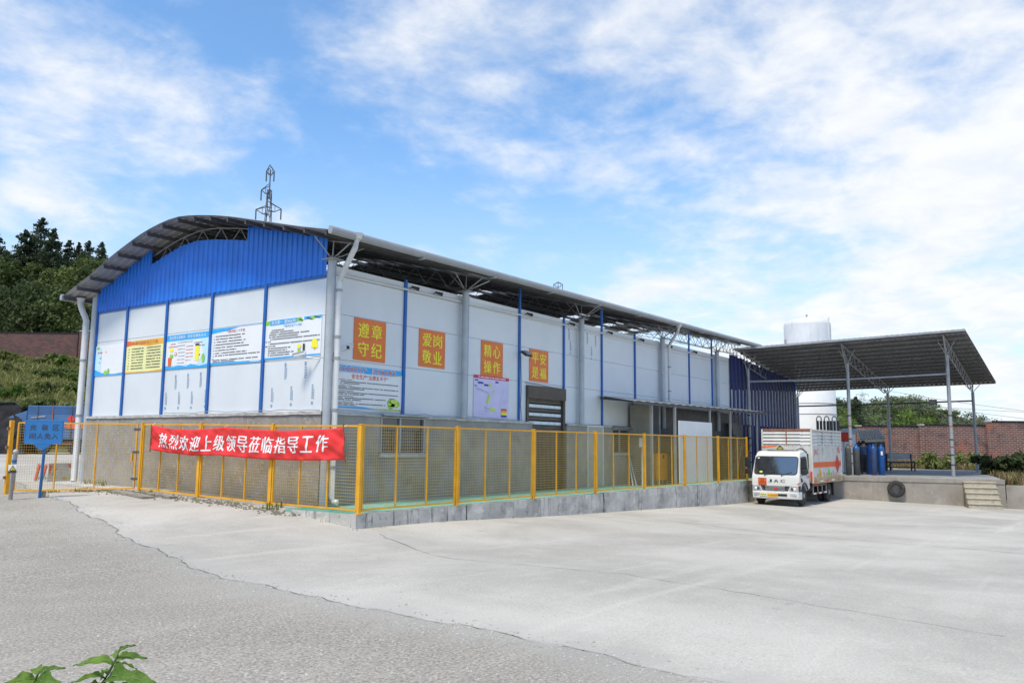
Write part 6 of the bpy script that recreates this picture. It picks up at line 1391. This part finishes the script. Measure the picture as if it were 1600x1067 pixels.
# ------------------------------------------------------------------ right background: bank, brick wall, wood
random.seed(44)
def bankz(px, d): return float(np.interp(d, [34,37,44,52,60,90], [.08,.12,.35,.9,1.25,1.2]))
bpx = list(range(1270, 2100, 30)); BD = [37,40,44,48,52,56,60,70,90]
def bank_pt(px, d):
    return at_d(px, d, bankz(px, d))
m = MB(); vs = []; rows = []
def wall_x(y): return 29.9+(-11.16-y)*.27+.28
bxs = [0,.6,1.5,3,5,8,11,15,19,24,30,45]; bys = list(np.arange(-44, 9.1, 1.5))
FH = Vector((FW.x, FW.y, 0)).normalized()
def bank_xy(x, y): return float(np.interp((Vector((x, y, 0))-CAM).dot(FH), [34,46,54.5,57,66,90], [.10,.20,.36,.50,.95,1.2]))
m = MB()
for y0, y1 in zip(bys[:-1], bys[1:]):
    for a, b in zip(bxs[:-1], bxs[1:]):
        q = [(wall_x(y)+dx if y < -9 else max(wall_x(y)+dx, 46.8+dx*.4), y) for dx, y in ((a,y0),(b,y0),(b,y1),(a,y1))]
        if y0 < -11.2 or True:
            q = [((wall_x(y)+dx) if y < -11.3 else (38.5+max(0,-9.5-y)*-3.0+dx*.8 if y < -9.5 else 45.6+dx*.65), y) for dx, y in ((a,y0),(b,y0),(b,y1),(a,y1))]
        m.add([(x, y, bank_xy(x, y)) for x, y in q], [(0,1,2,3)])
m.build('grass_bank','bankm',kind='structure',fixn=False)
def rpt(px, d): p = at_d(px, d, 0); return (p.x, p.y)
S_ = []; zt = lambda py, d, px: at(px, py, d).z
for a, b, py in ((1255,1341,668),(1343,1436,666.3),(1443,1541,664.8),(1549,1640,659.5),(1642,1740,659),(1742,1850,658)): S_.append((rpt(a,60), rpt(b,60), .2, zt(py,60,(a+b)/2), 1))
for c, py, d in ((1439.5,664.5,59.8),(1545,659.2,59.8),(1341.5,666,59.8),(1641,658.5,59.8)): S_.append((rpt(c-4,d), rpt(c+4,d), .2, zt(py,60,c), 0))
brickwall('yard_brick_wall','brick',S_,'long weathered red brick boundary wall with piers behind the loading dock','wall',loc=(*rpt(1450,60),.2))
# wood on the low hill behind the wall
hill2 = MB(); hp = list(range(1180,1700,20)); hd = [70,85,100,120,140,170]
def h2(px, d): return float(np.interp(px,[1180,1300,1440,1520,1570,1640],[3.6,3.2,3.8,1.6,.6,.3]))*float(np.interp(d,[70,100,125,170],[.1,.62,.95,.6]))
hill2.add([at_d(px,d,h2(px,d)) for px in hp for d in hd], [(i*len(hd)+j,(i+1)*len(hd)+j,(i+1)*len(hd)+j+1,i*len(hd)+j+1) for i in range(len(hp)-1) for j in range(len(hd)-1)]); hill2.build('low_hill','soil',kind='structure',fixn=False,smooth=True)
sil = lambda px: float(np.interp(px,[1260,1300,1330,1350,1375,1400,1425,1450,1470,1490,1515,1530,1545,1560],[612,618,622,628,622,618,616,628,636,642,644,644,652,664]))
rows = [(118,0,'on its skyline'),(108,9,'in its second row from the back'),(98,18,'in its middle row'),(88,27,'in its second row from the front'),(80,35,'in its front row')]
for row, (d, dy, rn) in enumerate(rows):
    px = 1262+row*7; seen = 0
    while px < 1556-row*4:
        top = sil(px)+dy+random.uniform(-3,3)
        if top < 668:
            k = random.choice((3,3,0,3,1,3,2)); k = 4 if random.random() < .09 else k; H0 = (9,8,10,7.5,8)[k]
            if row == 0 and px > 1500: k, H0 = 1, 8
            h = random.uniform(5.6,7.4); z = at(px,top,d).z-h*.98; place(protoB[k], tuple(at_d(px,d,z)), ('mid','dark','mid','grey','bright')[k]+' green tree in the right wood, '+(ORD+('thirteenth','fourteenth','fifteenth','sixteenth','seventeenth','eighteenth','nineteenth','twentieth'))[min(seen,19)]+' '+rn, 'trees in the wood behind the right wall', h/H0); seen += 1
        px += random.uniform(17,24)
p = at_d(1340,76,0); zt_ = at(1341,622,76).z; place(protoC[1], (p.x,p.y,zt_-6.5), 'small dark conifer standing in front of the right wood', 'trees in the wood behind the right wall', 6.5/12)
p = at_d(1318,66,0); place(protoB[4], (p.x,p.y,at(1318,645,66).z-3.6), 'bright green bushy tree right of the storage tank', 'trees in the wood behind the right wall', .42)
# bushes and dry grass on the bank
for px, d, k, s, lab in ((1553,44,3,1.15,'dark round bush on the bank behind the dock end'),(1587,43,3,1.2,'dark green bush at the right edge of the bank'),(1578,52,2,.9,'bright leafy bush in front of the right brick wall'),(1597,50,0,1.1,'olive bush in front of the wall at the right edge'),(1462,54,0,1.2,'dusty olive bush under the brick wall left of the third pole'),(1430,56,2,.55,'small bright bush beside the bench'),(1482,55,0,1.0,'olive bush right of the third front pole'),(1505,55,0,1.2,'dry olive bush between the two right poles'),(1625,45,3,1.4,'dark bush outside the right edge')):
    p = at_d(px,d,0); place(protoS[k], (p.x,p.y,bank_xy(p.x,p.y)-.1), lab, 'bushes on the grassy bank', s)
gm = MB(); gm2 = MB(); random.seed(6)
for _ in range(8000):
    px = random.uniform(1375,1720); d = random.uniform(36,58); p = at_d(px,d,0)
    on_dock = (p.y > -9.6 and p.x < 46.7+(p.y+10)*.08) or (p.x < wall_x(p.y)+.1) or (p.x < 40 and p.y > -9.5-(40-p.x)*.175)
    if on_dock: continue
    z = bank_xy(p.x,p.y); tuft(gm if random.random() < .7 else gm2, p.x, p.y, z, 5, random.uniform(.25,.75), .2)
gm.build('dry_grass','grass_dry',kind='stuff',label='dry straw coloured grass on the bank behind the dock',org=(0,0,0),fixn=False); gm2.build('green_grass','grass_mid',kind='stuff',label='greener grass between the dry tufts on the bank',org=(0,0,0),fixn=False)

# ------------------------------------------------------------------ pylons and wires
def pylon(base, H, w, label, arms):
    t = thing('lattice_pylon', label, 'pylon', tuple(base)); B = Vector(base); rt = Vector((RT.x,RT.y,0)).normalized(); fw = Vector((-rt.y,rt.x,0)); m = MB(); r = H*.0011
    L = 16
    def C4(f): s = w*(1-f)**1.1+.22; return [B+rt*a*s+fw*b*s+Vector((0,0,H*f)) for a, b in ((-1,-1),(1,-1),(1,1),(-1,1))]
    for i in range(L):
        a, b = C4(i/L*.93), C4((i+1)/L*.93)
        for k in range(4): m.tube([a[k], b[k]], r*1.4, 4); m.tube([a[k], b[(k+1)%4]], r, 4); m.tube([b[k], b[(k+1)%4]], r, 4)
    m.tube([B+Vector((0,0,H*.9)), B+Vector((0,0,H))], r*1.8, 5); m.build('lattice','steel_dark',t)
    for f, l, s, up in arms:
        m = MB(); a = B+Vector((0,0,H*f)); tip = a+rt*l*s+Vector((0,0,up)); 
        for o in (-.5,.5): m.tube([a+Vector((0,0,H*.018))+fw*o, tip], r*1.3, 4); m.tube([a-Vector((0,0,H*.012))+fw*o, (a+tip)/2-Vector((0,0,H*.012)), tip], r*1.3, 4)
        m.tube([(a+tip)/2+Vector((0,0,H*.01)), (a+tip)/2-Vector((0,0,H*.012))], r, 4)
        cr = m.build('cross_arm','steel_dark',t)
        if up < 3: mm = MB(); mm.tube([tip, tip-Vector((0,0,H*.036))], r*2.0, 6); mm.build('insulator','steel_dark',cr)
    return t
pb = at(421,300,150); topz = at(421,264,150).z; H = topz+4
pylon((pb.x,pb.y,-4), H, 1.7, 'dark lattice power pylon rising behind the arched warehouse roof', [((at(421,325,150).z+4)/H,2.3,1,-.3),((at(421,331,150).z+4)/H,2.3,-1,.3),((at(421,297,150).z+4)/H,1.5,-1,.0),((at(421,266,150).z+4)/H,.7,1,.0),((at(421,266,150).z+4)/H,.7,-1,-.0)])
pb = at(872,446,260); topz = at(872,441,260).z; pylon((pb.x,pb.y,-4), topz+4, 2.2, 'tip of a second pylon just above the long roof edge', [((at(870,446,260).z+4)/(topz+4),1.4,1,.4),((at(870,446,260).z+4)/(topz+4),1.4,-1,.4)])
pb = at(1347,610,200); topz = at(1347,608,200).z; pylon((pb.x,pb.y,-2), topz+2, 2.2, 'thin distant pylon over the wood behind the dock', [(.93,1.5,1,0),(.93,1.5,-1,0)])
m = MB()
for k, (a, b) in enumerate((((1250,613),(1640,645)),((1330,600),(1700,652)),((1420,628),(1760,668)))):
    m.tube(sag(at(a[0],a[1],150), at(b[0],b[1],170), 14, .6), .03, 4)
m.build('power_lines','steel_dark',label='thin sagging power lines crossing the sky at the right',cat='power line',fixn=False)

# ------------------------------------------------------------------ near plants in the bottom left corner
def near_leaf(parent, base, d, up, L, w, lobed, seed):
    r = random.Random(seed); d = d.normalized(); s = d.cross(up).normalized(); up = s.cross(d).normalized(); n = 14; m = MB(); vs = []
    for i in range(n+1):
        t = i/n; hw = w*(math.sin(math.pi*min(1, t**.72))**.8)*(1-.25*t)+.0006
        if lobed: hw *= 1+.30*math.sin(t*14+seed)*(t > .15)*(t < .85)
        hw *= 1+.10*(i % 2); c = base+d*(L*t)+up*(-L*.30*t*t+L*.06*math.sin(t*5))
        for k, f in enumerate((-1,-.5,0,.5,1)): vs.append(c+s*hw*f+up*(abs(f)*hw*.42+.004*math.sin(t*17+f*3)))
    m.add(vs, [(i*5+j,(i+1)*5+j,(i+1)*5+j+1,i*5+j+1) for i in range(n) for j in range(4)]); o = m.build('leaf','leaf_near',parent,smooth=True,fixn=False)
    MB().tube([base+d*(L*t)+up*(-L*.30*t*t+L*.06*math.sin(t*5)+.001) for t in (0,.25,.5,.75,.97)], [.0022,.002,.0015,.001,.0005], 5).build('midrib','stem',o)
    return o
def sapling(label, dpt, stem, leaves, seed):
    P = [at(x, y, dpt) for x, y in stem]; g = P[0].copy(); g.z = gz(g.x, g.y)
    t = thing('sapling', label, 'plant', tuple(g), group=None); MB().tube([g-Vector((0,0,.05)), g.lerp(P[0],.5)+Vector((.02,.01,0))]+P, [.010,.009]+list(np.linspace(.008,.003,len(P))), 8).build('stem','stem',t,smooth=True)
    for i, (bx_, by_, tx, ty_, w, lb, dz) in enumerate(leaves):
        a = at(bx_, by_, dpt); b = at(tx, ty_, dpt+dz); 
        up = (Vector((0,0,1))*.8-FW*.55+RT*random.uniform(-.3,.3)); near_leaf(t, a, b-a, up, (b-a).length*1.05, w, lb, seed+i)
random.seed(8)
sapling('green sapling with pointed leaves at the bottom left corner of the photo, taller one',3.0,[(158,1110),(160,1067),(170,1050),(181,1030),(186,1014)],
  [(178,1036,123,1026,.020,0,-.05),(181,1030,229,1018,.018,0,.06),(178,1042,213,1029,.015,0,.10),(185,1018,204,1004,.009,0,.0),(184,1026,172,1014,.014,0,.1),(164,1060,124,1050,.018,0,-.08),(168,1052,156,1042,.010,0,.1),(166,1062,220,1046,.034,1,-.10),(160,1072,140,1062,.02,0,-.1),(158,1085,205,1075,.04,1,-.1),(150,1090,120,1082,.04,1,.05)], 3)
sapling('green sapling with rounded leaves at the bottom left corner, shorter one',3.0,[(45,1115),(50,1075),(58,1055),(63,1046)],
  [(60,1052,54,1034,.022,0,.08),(61,1052,92,1036,.013,0,.0),(56,1064,20,1056,.028,1,-.08),(56,1066,84,1058,.028,1,-.08),(54,1072,98,1066,.03,0,.05),(50,1078,8,1068,.04,1,.05)], 30)
